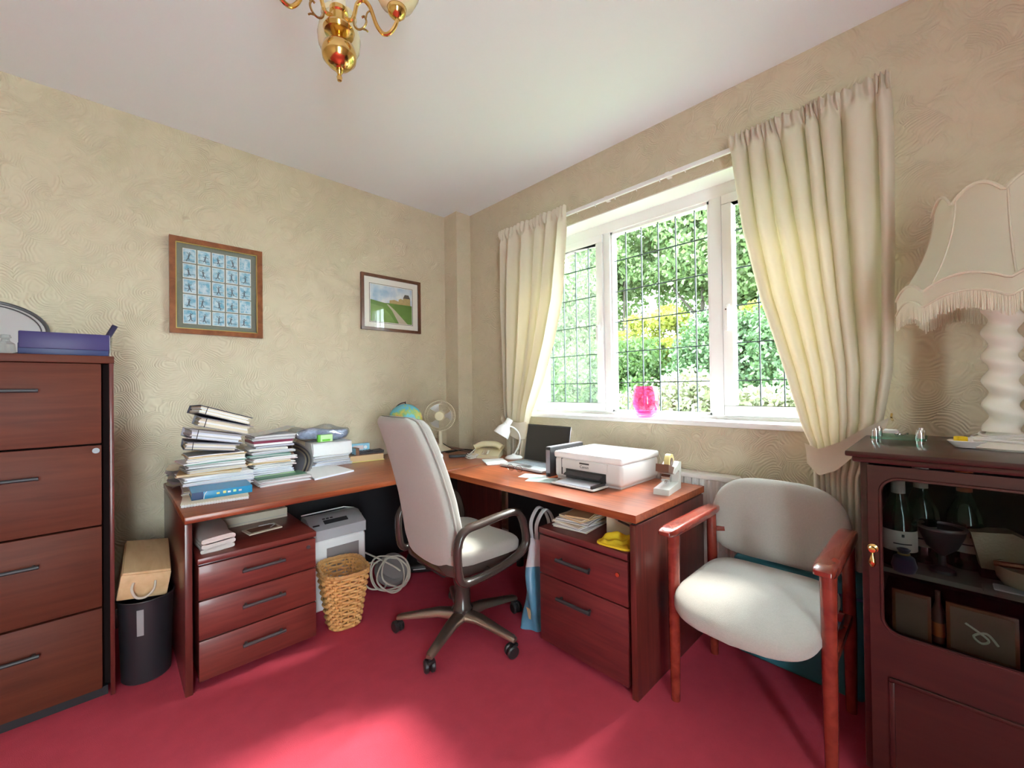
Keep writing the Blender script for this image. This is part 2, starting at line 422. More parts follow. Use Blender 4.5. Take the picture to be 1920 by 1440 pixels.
# unseen rear wall; its gap is added to let sky light in as fill
w = B()
OX0, OX1, OZ1 = -.90, -.30, 2.05
for a in ((XL, OX0, -.12, ZC), (OX1, XW, -.12, ZC), (OX0, OX1, OZ1, ZC), (OX0, OX1, -.12, 0)):
    w.box(a[0], a[1], YF-.12, YF, a[2], a[3])
struct(w.obj('wall_front', 'wallpaper', smooth=0))
struct(B().box(2.14, XW, 2.87, YW, 0, ZC).obj('trim_1', 'wallpaper', smooth=0))
struct(B().box(-.0, 2.14, YW-.016, YW, 0, .10, .004).obj('baseboard_back', 'white_trim'))
struct(B().box(XW-.016, XW, .2, 2.87, 0, .10, .004).obj('baseboard_right', 'white_trim'))
# plaster reveal of the window recess, painted white
w = B()
w.box(XW+.001, XW+.25, WY0, WY1, WZ1-.006, WZ1); w.box(XW+.001, XW+.25, WY0, WY0+.006, WZ0, WZ1); w.box(XW+.001, XW+.25, WY1-.006, WY1, WZ0, WZ1)
struct(w.obj('trim_2', 'white_trim', smooth=0))
struct(B().box(XW-.035, XW+.17, WY0-.05, WY1+.05, 1.02, 1.05, .008).obj('trim_3', 'white_gloss'))

# ------------------------------------------------------------------ window
FX0, FX1, GX = 2.44, 2.51, 2.48
win = empty('window_1', None, (FX0, 1.2, 1.05)); struct(win)
O = Vector((FX0, 1.2, 1.05))
def wbox(name, y0, y1, z0, z1, x0=FX0, x1=FX1, mt='upvc', parent=win, bev=.004):
    return B().box(x0-O.x, x1-O.x, y0-O.y, y1-O.y, z0-O.z, z1-O.z, bev).obj(name, mt, parent)
wbox('frame_head', WY0, WY1, 2.285, WZ1)
wbox('frame_cill', WY0, WY1, 1.045, 1.068)
wbox('frame_jamb', WY0, WY0+.05, 1.06, 2.29); wbox('frame_jamb', WY1-.05, WY1, 1.06, 2.29)
wbox('mullion', 1.55, 1.60, 1.06, 2.29); wbox('mullion', .835, .90, 1.06, 2.29)
def leaded(parent, y0, y1, z0, z1, ys, zs, gm):
    ye = [y0]+ys+[y1]; ze = [z0]+zs+[z1]
    for i in range(len(ye)-1):
        for j in range(len(ze)-1):
            B().box(GX-.002-O.x, GX+.002-O.x, ye[i]+.0015-O.y, ye[i+1]-.0015-O.y, ze[j]+.0015-O.z, ze[j+1]-.0015-O.z).obj('pane', gm, parent, 0)
    for y in ys: B().box(GX-.005-O.x, GX+.005-O.x, y-.0028-O.y, y+.0028-O.y, z0-O.z, z1-O.z, .001, 1).obj('lead_strip', 'lead', parent)
    for z in zs: B().box(GX-.0055-O.x, GX+.0055-O.x, y0-O.y, y1-O.y, z-.0028-O.z, z+.0028-O.z, .001, 1).obj('lead_strip', 'lead', parent)
ZS = [1.262, 1.468, 1.674, 1.880, 2.090]
fx = B()
for a in ((.90, 1.55, 1.068, 1.08), (.90, 1.55, 2.268, 2.285), (.90, .914, 1.068, 2.285), (1.536, 1.55, 1.068, 2.285)):
    fx.box(FX0+.012-O.x, FX1-.005-O.x, a[0]-O.y, a[1]-O.y, a[2]-O.z, a[3]-O.z)
light = fx.obj('fixed_light', 'upvc', win, 0)
leaded(light, .914, 1.536, 1.08, 2.268, [.995, 1.110, 1.223, 1.337, 1.450], ZS, 'glass')
def sash(y0, y1, z0, z1, gm, ys, handle_y, hs):
    t = .052; s_ = B()
    for a in ((y0, y1, z0, z0+t), (y0, y1, z1-t, z1), (y0, y0+t, z0+t, z1-t), (y1-t, y1, z0+t, z1-t)):
        s_.box(FX0-.012-O.x, FX1-.012-O.x, a[0]-O.y, a[1]-O.y, a[2]-O.z, a[3]-O.z, .005)
    so = s_.obj('sash', 'upvc', win)
    leaded(so, y0+t, y1-t, z0+t, z1-t, ys, ZS, gm)
    h = B().box(FX0-.024-O.x, FX0-.012-O.x, handle_y-.011-O.y, handle_y+.011-O.y, 1.62-O.z, 1.68-O.z, .004)
    h.box(FX0-.042-O.x, FX0-.020-O.x, handle_y-.008-O.y, handle_y+.008-O.y, 1.635-O.z, 1.66-O.z, .004)
    h.box(FX0-.046-O.x, FX0-.034-O.x, handle_y-.009-O.y, handle_y+.009-O.y, 1.53-O.z, 1.66-O.z, .004)
    ho = h.obj('handle', 'upvc', so)
    B().cyl((FX0-.047-O.x, handle_y-O.y, 1.648-O.z), (FX0-.045-O.x, handle_y-O.y, 1.648-O.z), .004).obj('screw', 'wire_black', so)
sash(1.605, 2.19, 1.072, 2.285, 'glass_glare', [1.752, 1.866, 1.980, 2.094], 1.632, 1)
sash(.225, .83, 1.072, 2.285, 'glass', [.335, .445, .555, .665], .803, -1)

# ------------------------------------------------------------------ garden outside
struct(tag(B().box(2.6, 40, -25, 30, -.5, -.4).obj('ground', 'lawn', smooth=0), None, None))
def leaves(rng, blobs, n, size, elong=1.7):
    vs = np.zeros((n*4, 3)); k = 0
    tot = sum(b_[3]*b_[4]*b_[5] for b_ in blobs) if len(blobs[0]) > 5 else 1
    wts = np.array([(b_[3]*b_[4]*b_[5])**(2/3) for b_ in blobs]); wts /= wts.sum()
    idx = rng.choice(len(blobs), n, p=wts)
    bl = np.array(blobs)[idx]
    d = rng.normal(size=(n, 3)); d /= np.linalg.norm(d, axis=1)[:, None]
    rad = rng.uniform(.45, 1.0, n)**.5
    c = bl[:, :3]+d*bl[:, 3:6]*rad[:, None]*(1+.14*rng.normal(size=(n, 1)))
    a = rng.normal(size=(n, 3)); a /= np.linalg.norm(a, axis=1)[:, None]
    b_ = np.cross(a, rng.normal(size=(n, 3))); b_ /= np.linalg.norm(b_, axis=1)[:, None]
    s_ = size*rng.uniform(.6, 1.3, n)[:, None]
    vs[0::4] = c-a*s_*elong*.5; vs[1::4] = c+b_*s_*.5; vs[2::4] = c+a*s_*elong*.5; vs[3::4] = c-b_*s_*.5
    f = np.arange(n*4).reshape(n, 4)
    return vs, f
def plant(name, label, cat, base, blobs, n, size, mt, trunk, seed, group=None):
    rng = np.random.default_rng(seed)
    t = thing(name, label, cat, base, 0, group)
    bl = [(b_[0]-base[0], b_[1]-base[1], b_[2]-base[2], b_[3], b_[4], b_[5]) for b_ in blobs]
    vs, f = leaves(rng, bl, int(n*3.3), size*.52)
    me = bpy.data.meshes.new('foliage'); me.from_pydata(vs.tolist(), [], f.tolist()); me.materials.append(MATS[mt])
    o = bpy.data.objects.new('foliage', me); COL.objects.link(o); o.parent = t; o['kind'] = 'stuff'
    br = B()
    for pts, r in trunk:
        pp = smooth_path([(p[0]-base[0], p[1]-base[1], p[2]-base[2]) for p in pts], 4)
        br.tube(pp, [.5*r*(1-.75*i/len(pp)) for i in range(len(pp))], 7)
    br.obj('trunk', 'bark', t)
    return t
def crown(cx, cy, cz, rx, ry, rz, k, seed, s=.45):
    q = random.Random(seed); out = []
    for i in range(k):
        a = q.uniform(0, 2*PI); e = q.uniform(-1, 1); r_ = q.uniform(.45, .85)
        out.append((cx+rx*r_*math.cos(a)*math.sqrt(1-e*e), cy+ry*r_*math.sin(a)*math.sqrt(1-e*e), cz+rz*r_*e, rx*s*q.uniform(.6, 1.1), ry*s*q.uniform(.6, 1.1), rz*s*q.uniform(.5, .9)))
    return out
plant('variegated_shrub', 'domed cream and green variegated shrub just outside the middle pane', 'shrub', (4.7, 2.05, -.4),
      crown(4.7, 2.10, .75, .55, .72, .68, 26, 3, .42)+[(4.7, 2.05, .6, .5, .55, .7)], 5200, .075, 'leaf_cream', [([(4.7, 2.05, -.4), (4.7, 2.0, .6)], .05)], 11)
plant('variegated_shrub', 'lower cream and yellow variegated shrub seen through the right pane', 'shrub', (4.6, 1.05, -.4),
      crown(4.6, 1.12, .70, .5, .66, .60, 22, 4, .42)+[(4.6, 1.12, .66, .45, .58, .58)], 4200, .075, 'leaf_cream', [([(4.6, 1.05, -.4), (4.6, 1.0, .5)], .05)], 12)
plant('garden_bush', 'dense dark green bush behind the cream shrubs', 'bush', (7.4, 2.15, -.4),
      crown(7.4, 2.2, 1.2, .9, 1.2, 1.5, 30, 5, .4), 8000, .09, 'leaf_dark', [([(7.4, 2.15, -.4), (7.4, 2.2, 1.5)], .1)], 13)
plant('garden_bush', 'mid green bush behind the left side of the middle pane', 'bush', (7.6, 4.6, -.4),
      crown(7.6, 4.6, .7, 1.0, 1.6, 1.5, 30, 6, .4), 8500, .10, 'leaf_mid', [([(7.6, 4.6, -.4), (7.6, 4.6, 1.2)], .1)], 14)
plant('golden_tree', 'small golden yellow leaved tree in the middle of the garden view', 'tree', (8.6, 4.3, -.4),
      crown(8.6, 4.15, 2.15, .8, 1.15, .75, 22, 7, .38), 4200, .10, 'leaf_yellow', [([(8.6, 4.3, -.4), (8.6, 4.2, 1.4), (8.5, 4.1, 2.4)], .08), ([(8.5, 4.2, 1.9), (8.2, 4.6, 2.3), (8.1, 5.0, 2.4)], .03)], 15)
plant('golden_tree', 'golden yellow leaved tree behind the right pane', 'tree', (9.2, 1.9, -.4),
      crown(9.2, 1.9, 2.5, .9, .9, 1.0, 20, 8, .38), 3200, .11, 'leaf_yellow', [([(9.2, 1.9, -.4), (9.2, 1.9, 1.4), (9.1, 2.0, 3.2)], .08), ([(9.0, 2.0, 1.9), (8.6, 1.6, 2.7), (8.4, 1.3, 3.6)], .04)], 16)
plant('garden_tree', 'tall pale green tree filling the upper middle pane', 'tree', (10.2, 4.0, -.4),
      crown(10.2, 3.9, 5.0, 1.8, 2.4, 2.2, 40, 9, .36), 13000, .15, 'leaf_light', [([(10.2, 4.0, -.4), (10.3, 4.0, 2.5), (10.1, 3.8, 5.5)], .16), ([(10.2, 4.0, 2.8), (10.0, 4.8, 4.0), (9.9, 5.2, 5.0)], .07)], 17)
plant('garden_tree', 'tall pale green tree behind the left hand pane', 'tree', (9.6, 7.4, -.4),
      crown(9.6, 7.3, 3.8, 1.5, 2.0, 2.6, 36, 10, .36), 10000, .15, 'leaf_light', [([(9.6, 7.4, -.4), (9.6, 7.3, 2.5), (9.5, 7.2, 5.0)], .16)], 18)
plant('garden_tree', 'airy light green tree at the top left of the middle pane', 'tree', (9.4, 5.7, -.4),
      crown(9.4, 5.5, 4.5, 1.1, 1.2, 1.5, 26, 31, .34), 4200, .13, 'leaf_light', [([(9.4, 5.7, -.4), (9.4, 5.6, 2.5), (9.4, 5.5, 5.0)], .10)], 32)
plant('garden_bush', 'dark leafy bush low behind the left hand pane', 'bush', (7.0, 5.9, -.4),
      crown(7.0, 5.9, .8, .8, 1.1, 1.5, 24, 21, .4), 5000, .10, 'leaf_mid', [([(7.0, 5.9, -.4), (7.0, 5.9, 1.0)], .1)], 19)
plant('garden_tree', 'dark mid green tree between the middle and right panes', 'tree', (11.5, 2.9, -.4),
      crown(11.5, 2.6, 3.9, 1.4, 1.5, 2.3, 36, 22, .36), 9500, .14, 'leaf_mid', [([(11.5, 2.9, -.4), (11.5, 2.8, 2.5), (11.4, 2.6, 5.5)], .18)], 20)
plant('garden_tree', 'thin pale tree with bare dark branches at the top of the right pane', 'tree', (8.6, .9, -.4),
      crown(8.6, 1.1, 4.3, 1.2, 1.2, 1.3, 20, 23, .3), 2600, .11, 'leaf_light', [([(8.6, .9, -.4), (8.6, 1.1, 2.0), (8.4, 1.5, 3.4), (8.3, 1.7, 4.4)], .08), ([(8.6, 1.1, 2.2), (8.5, .8, 3.2), (8.4, .5, 4.2)], .05), ([(8.4, 1.4, 3.0), (8.2, 1.2, 3.8), (8.1, .9, 4.6)], .04)], 24)
plant('hedge_row', 'dark hedge closing off the far end of the garden', 'hedge', (13.5, 5.0, -.4),
      [(13.5, y, 1.0, .8, 1.2, 1.6) for y in np.arange(-1, 13, 1.0)], 12000, .16, 'leaf_mid', [([(13.5, 5.0, -.4), (13.5, 5.0, 1.2)], .1)], 25)

# ------------------------------------------------------------------ curtains
rail = thing('curtain_rail', 'thin white curtain rail above the window', 'curtain rail', (XW-.04, 1.25, 2.42))
B().box(-.008, .008, -1.10, 1.10, -.012, .012, .003).obj('track', 'white_plastic', rail)
for y in np.linspace(-1.0, 1.0, 6): B().box(-.004, .04, y-.012, y+.012, -.008, .016).obj('bracket', 'white_plastic', rail)
for y in np.linspace(-.45, .42, 7): B().tube([(-.006, y, -.012), (-.010, y, -.022), (-.004, y, -.026)], .003, 6).obj('glider', 'white_plastic', rail)
def lerp_tab(tab, z):
    if z >= tab[0][0]: return tab[0][1]
    for (z0, a), (z1, b_) in zip(tab, tab[1:]):
        if z >= z1:
            t = (z-z1)/(z0-z1); t = t; return b_+(a-b_)*t
    return tab[-1][1]
def curtain(name, label, inner, outer, ztop, zbot, npl, seed, tie):
    q = random.Random(seed)
    wd = [q.uniform(.55, 1.5) for _ in range(npl)]; tot = sum(wd); ed = [0]
    for x_ in wd: ed.append(ed[-1]+x_/tot)
    am = [q.uniform(.65, 1.25) for _ in range(npl)]; dr = [q.uniform(-.35, .35) for _ in range(npl+1)]; dr[0] = dr[-1] = 0
    t = thing(name, label, 'curtain', (XW-.09, (inner[0][1]+outer[0][1])/2, zbot))
    ox, oy = XW-.09, (inner[0][1]+outer[0][1])/2
    def fn(u, v):
        z = ztop+(zbot-ztop)*v
        yi = lerp_tab(inner, z); yo = lerp_tab(outer, z)
        e2 = [min(1, max(0, ed[i]+dr[i]*wd[min(i, npl-1)]/tot*math.sin(PI*min(1, v*1.3)))) for i in range(npl+1)]
        i = 0
        while i < npl-1 and u > e2[i+1]: i += 1
        f = (u-e2[i])/max(1e-4, e2[i+1]-e2[i])
        c_ = math.cos(2*PI*f); c_ = math.copysign(abs(c_)**.75, c_)
        amp0 = am[i]*(1-f)+am[(i+1) % npl]*f
        head = max(0, min(1, (z-(ztop-.11))/.07))
        tz = max(0., 1-abs(z-tie)/.28)
        grow = .55+.45*min(1, (ztop-z)/.6)
        x = (.050*amp0*grow*c_)*(1-head)+head*(.011*math.cos(2*PI*f*3+i)+.005*math.sin(17*u))
        x = x*(1-.45*tz)-.02*tz+.006*math.sin(5*u+6*v)*(1-head)
        y = yi+(yo-yi)*u+.012*(1-head)*amp0*math.sin(2*PI*f)*(1-.5*tz)
        return (x, y-oy, z-zbot+(.007*math.sin(2*PI*f*3+i)+.004*math.sin(23*u) if v == 0 else 0))
    B().grid(fn, npl*26+1, 80).obj('drape', 'curtain', t, 70)
    hd = B()
    def fh(u, v):
        z = ztop-.008-.062*v; x, y, _ = fn(u, (ztop-z)/(ztop-zbot)); return (x-.004-.004*math.sin(PI*v), y, z-zbot)
    hd.grid(fh, npl*26+1, 5).obj('heading_tape', 'curtain', t, 60)
    return t, ox, oy, zbot
inL = [(2.46, 1.735), (2.3, 1.745), (1.844, 1.80), (1.55, 1.88), (1.3, 1.972), (1.1, 2.055), (1.0, 2.085), (.85, 2.12), (.74, 2.14), (.3, 2.13)]
ouL = [(2.46, 2.39), (2.2, 2.385), (1.8, 2.375), (1.3, 2.355), (1.0, 2.335), (.85, 2.31), (.74, 2.30), (.3, 2.33)]
t, ox, oy, zb = curtain('curtain', 'cream pleated curtain on the left of the window beside the corner', inL, ouL, 2.46, .32, 6, 3, .98)
def tieband(t, ox, oy, zb, pts_low, pts_high, thick=.05):
    n = 24
    def fn(u, v):
        a = pts_low; b_ = pts_high
        def ev(P):
            k = u*(len(P)-1); i = min(int(k), len(P)-2); f = k-i
            return [P[i][j]*(1-f)+P[i+1][j]*f for j in range(2)]
        l = ev(a); h = ev(b_); y = l[0]*(1-v)+h[0]*v; z = l[1]*(1-v)+h[1]*v
        return (-.055-thick*math.sin(PI*min(1, u*1.05))*.55+.012*math.sin(PI*v), y-oy, z-zb)
    B().grid(fn, n, 6).obj('tieback', 'curtain', t, 60)
tieband(t, ox, oy, zb, [(2.345, 1.0), (2.25, .90), (2.14, .86), (2.085, .87)], [(2.35, 1.06), (2.25, 1.00), (2.13, .985), (2.07, .995)])
inR = [(2.46, .715), (2.3, .70), (2.0, .66), (1.646, .585), (1.288, .485), (1.047, .425), (.98, .398), (.90, .385), (.6, .378), (.2, .40)]
ouR = [(2.46, .118), (2.2, .115), (1.8, .12), (1.3, .135), (1.08, .165), (.95, .21), (.85, .235), (.6, .235), (.2, .225)]
t, ox, oy, zb = curtain('curtain', 'cream pleated curtain on the right of the window behind the grey armchair', inR, ouR, 2.465, .48, 8, 9, .97)
tieband(t, ox, oy, zb, [(.405, .90), (.36, .855), (.30, .885), (.23, .965), (.150, 1.065)], [(.412, .985), (.36, .965), (.29, 1.00), (.22, 1.055), (.140, 1.105)])
B().tube([(.09, .140-oy, 1.09-zb), (.02, .135-oy, 1.09-zb), (-.01, .137-oy, 1.105-zb), (.02, .137-oy, 1.115-zb)], .004, 8).obj('hook', 'brass', t)

# ------------------------------------------------------------------ radiator
rad = thing('radiator', 'white panel radiator behind the end of the right hand desk', 'radiator', (2.23, 1.35, .14))
prof = []
y0, y1 = -.64, .64; k = 32
def rp(u, v):
    y = y0+(y1-y0)*u; s_ = math.cos(2*PI*u*k); x = -.035-.008*max(-1, min(1, s_*3))*(1 if .05 < v < .95 else 0)
    return (x, y, .62*v)
B().grid(rp, k*8+1, 15).obj('panel', 'radiator', rad, 30)
B().box(-.03, .035, y0, y1, .005, .60).obj('core', 'radiator', rad)
B().box(-.046, .045, y0-.006, y1+.006, .615, .64, .006).obj('top_cover', 'radiator', rad)
B().box(-.046, .045, y0-.012, y0, 0, .63, .004).obj('side_cover', 'radiator', rad); B().box(-.046, .045, y1, y1+.012, 0, .63, .004).obj('side_cover', 'radiator', rad)
B().cyl((-.01, y0-.04, .59), (-.01, y0-.01, .59), .011).obj('bleed_valve', 'steel', rad)
B().tube([(0, y0+.05, .02), (0, y0+.05, -.06), (0, y0+.05, -.14)], .009, 10).obj('pipe', 'brass_dark', rad)

# ------------------------------------------------------------------ desks
dk = thing('desk', 'long mahogany desk along the picture wall holding the paper stacks', 'desk', (1.2, 2.58, 0))
ax, ay = 1.2, 2.58
DZ = .733
B().box(.212-ax, 2.135-ax, 2.13-ay, 3.03-ay, .703, DZ, .006).obj('desk_top', 'mahogany', dk)
B().box(.214-ax, .240-ax, 2.145-ay, 3.02-ay, 0, .70, .003).obj('side_panel', 'mahogany_v_shaded', dk)
B().box(2.08-ax, 2.106-ax, 2.30-ay, 2.85-ay, 0, .70, .003).obj('side_panel', 'mahogany_v_shaded', dk)
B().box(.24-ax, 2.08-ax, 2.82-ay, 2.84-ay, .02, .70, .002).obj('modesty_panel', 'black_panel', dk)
dk2 = thing('desk', 'mahogany desk under the window carrying the printer', 'desk', (1.8, 1.5, 0))
ax, ay = 1.8, 1.5
poly = [(1.475, .838), (2.15, .838), (2.15, 2.127), (1.82, 2.127), (1.50, 2.098), (1.475, 2.075)]
B().prism([(x-ax, y-ay) for x, y in poly], .700, .731).obj('desk_top', 'mahogany_y', dk2)
B().box(1.478-ax, 2.148-ax, .842-ay, .868-ay, 0, .690, .003).obj('side_panel', 'mahogany_v_shaded', dk2)
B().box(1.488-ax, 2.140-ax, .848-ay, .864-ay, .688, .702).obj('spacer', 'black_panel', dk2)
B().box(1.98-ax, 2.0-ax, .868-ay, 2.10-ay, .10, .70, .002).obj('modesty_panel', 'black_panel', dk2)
B().cyl((2.05-ax, 2.06-ay, 0), (2.05-ax, 2.06-ay, .70), .025).obj('leg', 'black_plastic', dk2)

def bar_handle(parent, c, ax_, ln, out, mt='gunmetal', r=.0075):
    # c: centre on the front, ax_ unit along, out unit outwards
    c = Vector(c); a = Vector(ax_); o = Vector(out)
    b_ = B().cyl(c-a*ln/2+o*.024, c+a*ln/2+o*.024, r, n=12)
    for s_ in (-1, 1): b_.cyl(c+a*(s_*(ln/2-.015)), c+a*(s_*(ln/2-.015))+o*.024, r*.8, n=10)
    return b_.obj('handle', mt, parent)
# three-drawer pedestal under the long desk
pd = thing('drawer_pedestal', 'three drawer mahogany pedestal under the long desk', 'drawer unit', (.492, 2.42, 0))
ax, ay = .492, 2.42
B().box(.262-ax, .722-ax, 2.172-ay, 2.72-ay, .035, .52, .002).obj('body', 'mahogany_v_shaded', pd)
B().box(.256-ax, .728-ax, 2.150-ay, 2.725-ay, .520, .546, .005).obj('top_board', 'mahogany_h', pd)
for z0, z1 in ((.372, .512), (.206, .366), (.035, .200)):
    d = B().box(.260-ax, .724-ax, 2.152-ay, 2.172-ay, z0, z1, .003).obj('drawer', 'mahogany_h', pd)
    bar_handle(d, (.497-ax, 2.152-ay, (z0+z1)/2+.012 if z0 > .03 else .10), (1, 0, 0), .17, (0, -1, 0))
    if z0 > .35: B().cyl((.690-ax, 2.148-ay, .478), (.690-ax, 2.154-ay, .478), .009, n=16).obj('lock', 'gunmetal', d)
for x in (.29, .70):
    for y in (2.22, 2.68): B().cyl((x-ax-.012, y-ay, .0175), (x-ax+.012, y-ay, .0175), .0175, n=14).obj('caster', 'black_plastic', pd)
# two-drawer pedestal under the window desk
pr = thing('drawer_pedestal', 'two drawer mahogany filing pedestal under the window desk', 'drawer unit', (1.77, 1.122, 0))
ax, ay = 1.77, 1.122
B().box(1.506-ax, 1.96-ax, .887-ay, 1.358-ay, .03, .54, .002).obj('body', 'mahogany_v_shaded', pr)
B().box(1.485-ax, 1.965-ax, .884-ay, 1.362-ay, .537, .567, .005).obj('top_board', 'mahogany_hy', pr)
for z0, z1, hz in ((.350, .531, .447), (.03, .344, .270)):
    d = B().box(1.487-ax, 1.506-ax, .886-ay, 1.360-ay, z0, z1, .003).obj('drawer', 'mahogany_hy', pr)
    bar_handle(d, (1.487-ax, 1.148-ay, hz), (0, 1, 0), .185, (-1, 0, 0), 'black_satin', .0085)
    if z0 > .3: B().cyl((1.482-ax, .93-ay, .470), (1.489-ax, .93-ay, .470), .009, n=16).obj('lock', 'brass_dark', d)
for x in (1.53, 1.93):
    for y in (.92, 1.32): B().cyl((x-ax, y-ay-.012, .0175), (x-ax, y-ay+.012, .0175), .0175, n=14).obj('caster', 'black_plastic', pr)

# ------------------------------------------------------------------ filing cabinet on the left
fc = thing('filing_cabinet', 'tall brown wooden filing cabinet with four drawers at the left edge', 'cabinet', (-.27, 2.7, 0))
ax, ay = -.27, 2.7
B().box(-.565-ax, .013-ax, 2.384-ay, 3.03-ay, 1.362, 1.392, .003).obj('top_board', 'cabinet_brown', fc)
B().box(-.003-ax, .011-ax, 2.386-ay, 3.03-ay, 0, 1.362, .002).obj('side_panel', 'mahogany_v_shaded', fc)
B().box(-.563-ax, -.549-ax, 2.386-ay, 3.03-ay, 0, 1.362, .002).obj('side_panel', 'mahogany_v_shaded', fc)
B().box(-.549-ax, -.003-ax, 2.43-ay, 3.02-ay, .03, 1.36).obj('carcass', 'cabinet_inside', fc)
for i in range(4):
    z0 = .036+.332*i
    d = B().box(-.53-ax, -.026-ax, 2.392-ay, 2.43-ay, z0+.003, z0+.328, .003).obj('drawer', 'cabinet_brown', fc)
    bar_handle(d, (-.285-ax, 2.392-ay, z0+.221), (1, 0, 0), .18, (0, -1, 0), 'black_satin', .007)
    if i == 2: B().cyl((-.042-ax, 2.384-ay, z0+.307), (-.042-ax, 2.394-ay, z0+.307), .011, n=16).obj('lock', 'gunmetal', d)
B().box(-.54-ax, -.01-ax, 2.41-ay, 2.43-ay, 0, .036).obj('plinth', 'black_panel', fc)
# things on the filing cabinet
bx = thing('gift_box', 'shallow purple and navy lidded box on the filing cabinet', 'box', (-.127, 2.50, 1.392))
B().box(-.124, .124, -.077, .10, 0, .045, .003).obj('base', 'navy_box', bx)
B().box(-.122, .126, -.080, .103, .024, .090, .004).obj('lid', 'purple_box', bx)
B().box(.1265, .1275, -.076, .099, .002, .088).obj('side_label', 'lilac', bx)
tr = thing('oval_tray', 'oval silver tray with dark beaded rim leaning on the wall', 'tray', (-.42, 2.99, 1.392))
tr.rotation_euler = (math.radians(-10), 0, 0)
rimp = [(.205*math.cos(a), 0, .142+.142*math.sin(a)) for a in np.linspace(0, 2*PI, 48, endpoint=False)]
B().tube(rimp, .008, 8, True).obj('rim', 'gunmetal', tr)
B().tube([(p[0]*.9, -.004, .142+(p[2]-.142)*.88) for p in rimp], .003, 6, True).obj('inner_bead', 'gunmetal', tr)
B().prism([(p[0], p[2]) for p in rimp], -.001, .004, 'y').obj('plate', 'tray_plate', tr)
pb = thing('perfume_bottle', 'tilted glass perfume bottle with dark cap behind the purple box', 'bottle', (-.045, 2.68, 1.392))
pb.rotation_euler = (0, 0, 0)
bo = B().box(-.022, .022, -.014, .014, 0, .085, .006).xf(Matrix.Translation((0, 0, .02)) @ Matrix.Rotation(math.radians(24), 4, 'Y')).obj('flask', 'clear_glass', pb)
B().cyl((0, 0, .085), (0, 0, .155), .011, n=16).xf(Matrix.Translation((0, 0, .02)) @ Matrix.Rotation(math.radians(24), 4, 'Y')).obj('cap', 'velvet_navy', pb)
gd = thing('glass_dish', 'small clear glass dish holding the perfume bottle', 'dish', (-.05, 2.68, 1.392))
B().lathe([(.0, .002), (.045, .002), (.055, .03), (.06, .105), (.057, .105), (.05, .03), (0, .008)], 24).obj('bowl', 'clear_glass', gd)
for i, (x, y, h, lab) in enumerate(((-.345, 2.5, .125, 'tall cut glass bottle beside the purple box'), (-.285, 2.47, .075, 'short cut glass bottle touching the purple box'))):
    g = thing('cut_glass_bottle', lab, 'bottle', (x, y, 1.392))
    B().lathe([(0, 0), (.026, 0), (.028, h*.15), (.024, h*.55), (.012, h*.68), (.011, h*.78)], 8).obj('flask', 'clear_glass', g, 0)
    B().lathe([(.009, h*.78), (.016, h*.86), (.012, h), (0, h)], 8).obj('stopper', 'clear_glass', g, 0)
sb = thing('small_carton', 'small cream carton lying behind the purple box', 'box', (-.13, 2.72, 1.392))
B().box(-.06, .06, -.03, .03, 0, .10, .003).obj('carton', 'paper_cream', sb); B().box(-.061, .061, -.012, .012, .02, .101).obj('band', 'paper', sb)

# ------------------------------------------------------------------ bin and wine box
bn = thing('waste_bin', 'black waste bin standing between filing cabinet and desk', 'bin', (.112, 2.46, 0))
B().lathe([(0, 0), (.078, 0), (.084, .006), (.094, .345), (.098, .35), (.094, .352), (.080, .02), (0, .016)], 32).obj('body', 'bin_black', bn)
B().tube([(.097*math.cos(a), .097*math.sin(a), .35) for a in np.linspace(0, 2*PI, 32, endpoint=False)], .004, 8, True).obj('rim', 'bin_black', bn)
def lb(u, v):
    a = math.radians(-112)+math.radians(14)*u; z = .21+.11*v; r_ = .0845+.0095*z/.345+.0018
    return (r_*math.cos(a), r_*math.sin(a), z)
B().grid(lb, 5, 4).obj('label_strip', 'label_grey', bn)
wb = thing('wine_box', 'pale pine wine box with rope handle lying on the waste bin', 'box', (.104, 2.60, .366))
wb.rotation_euler = (math.radians(7), math.radians(9), math.radians(-2))
B().box(-.083, .083, -.19, .17, .012, .118, .003).obj('case', 'pine', wb)
B().box(-.079, .079, -.187, .167, .118, .128, .002).obj('lid', 'pine', wb)
B().tube(smooth_path([(-.038, -.188, .082), (-.040, -.205, .060), (-.022, -.215, .030), (.008, -.215, .026), (.032, -.207, .050), (.034, -.188, .082)], 5), .005, 8).obj('rope_handle', 'rope', wb)
st = B()
for i in range(4): st.box(-.03+.004*i, .032-.006*i, .02+i*.010, .0225+i*.010, .1281, .1284)
st.box(-.008, .008, .062, .080, .1281, .1284)
st.obj('burnt_stamp', 'manila', wb)

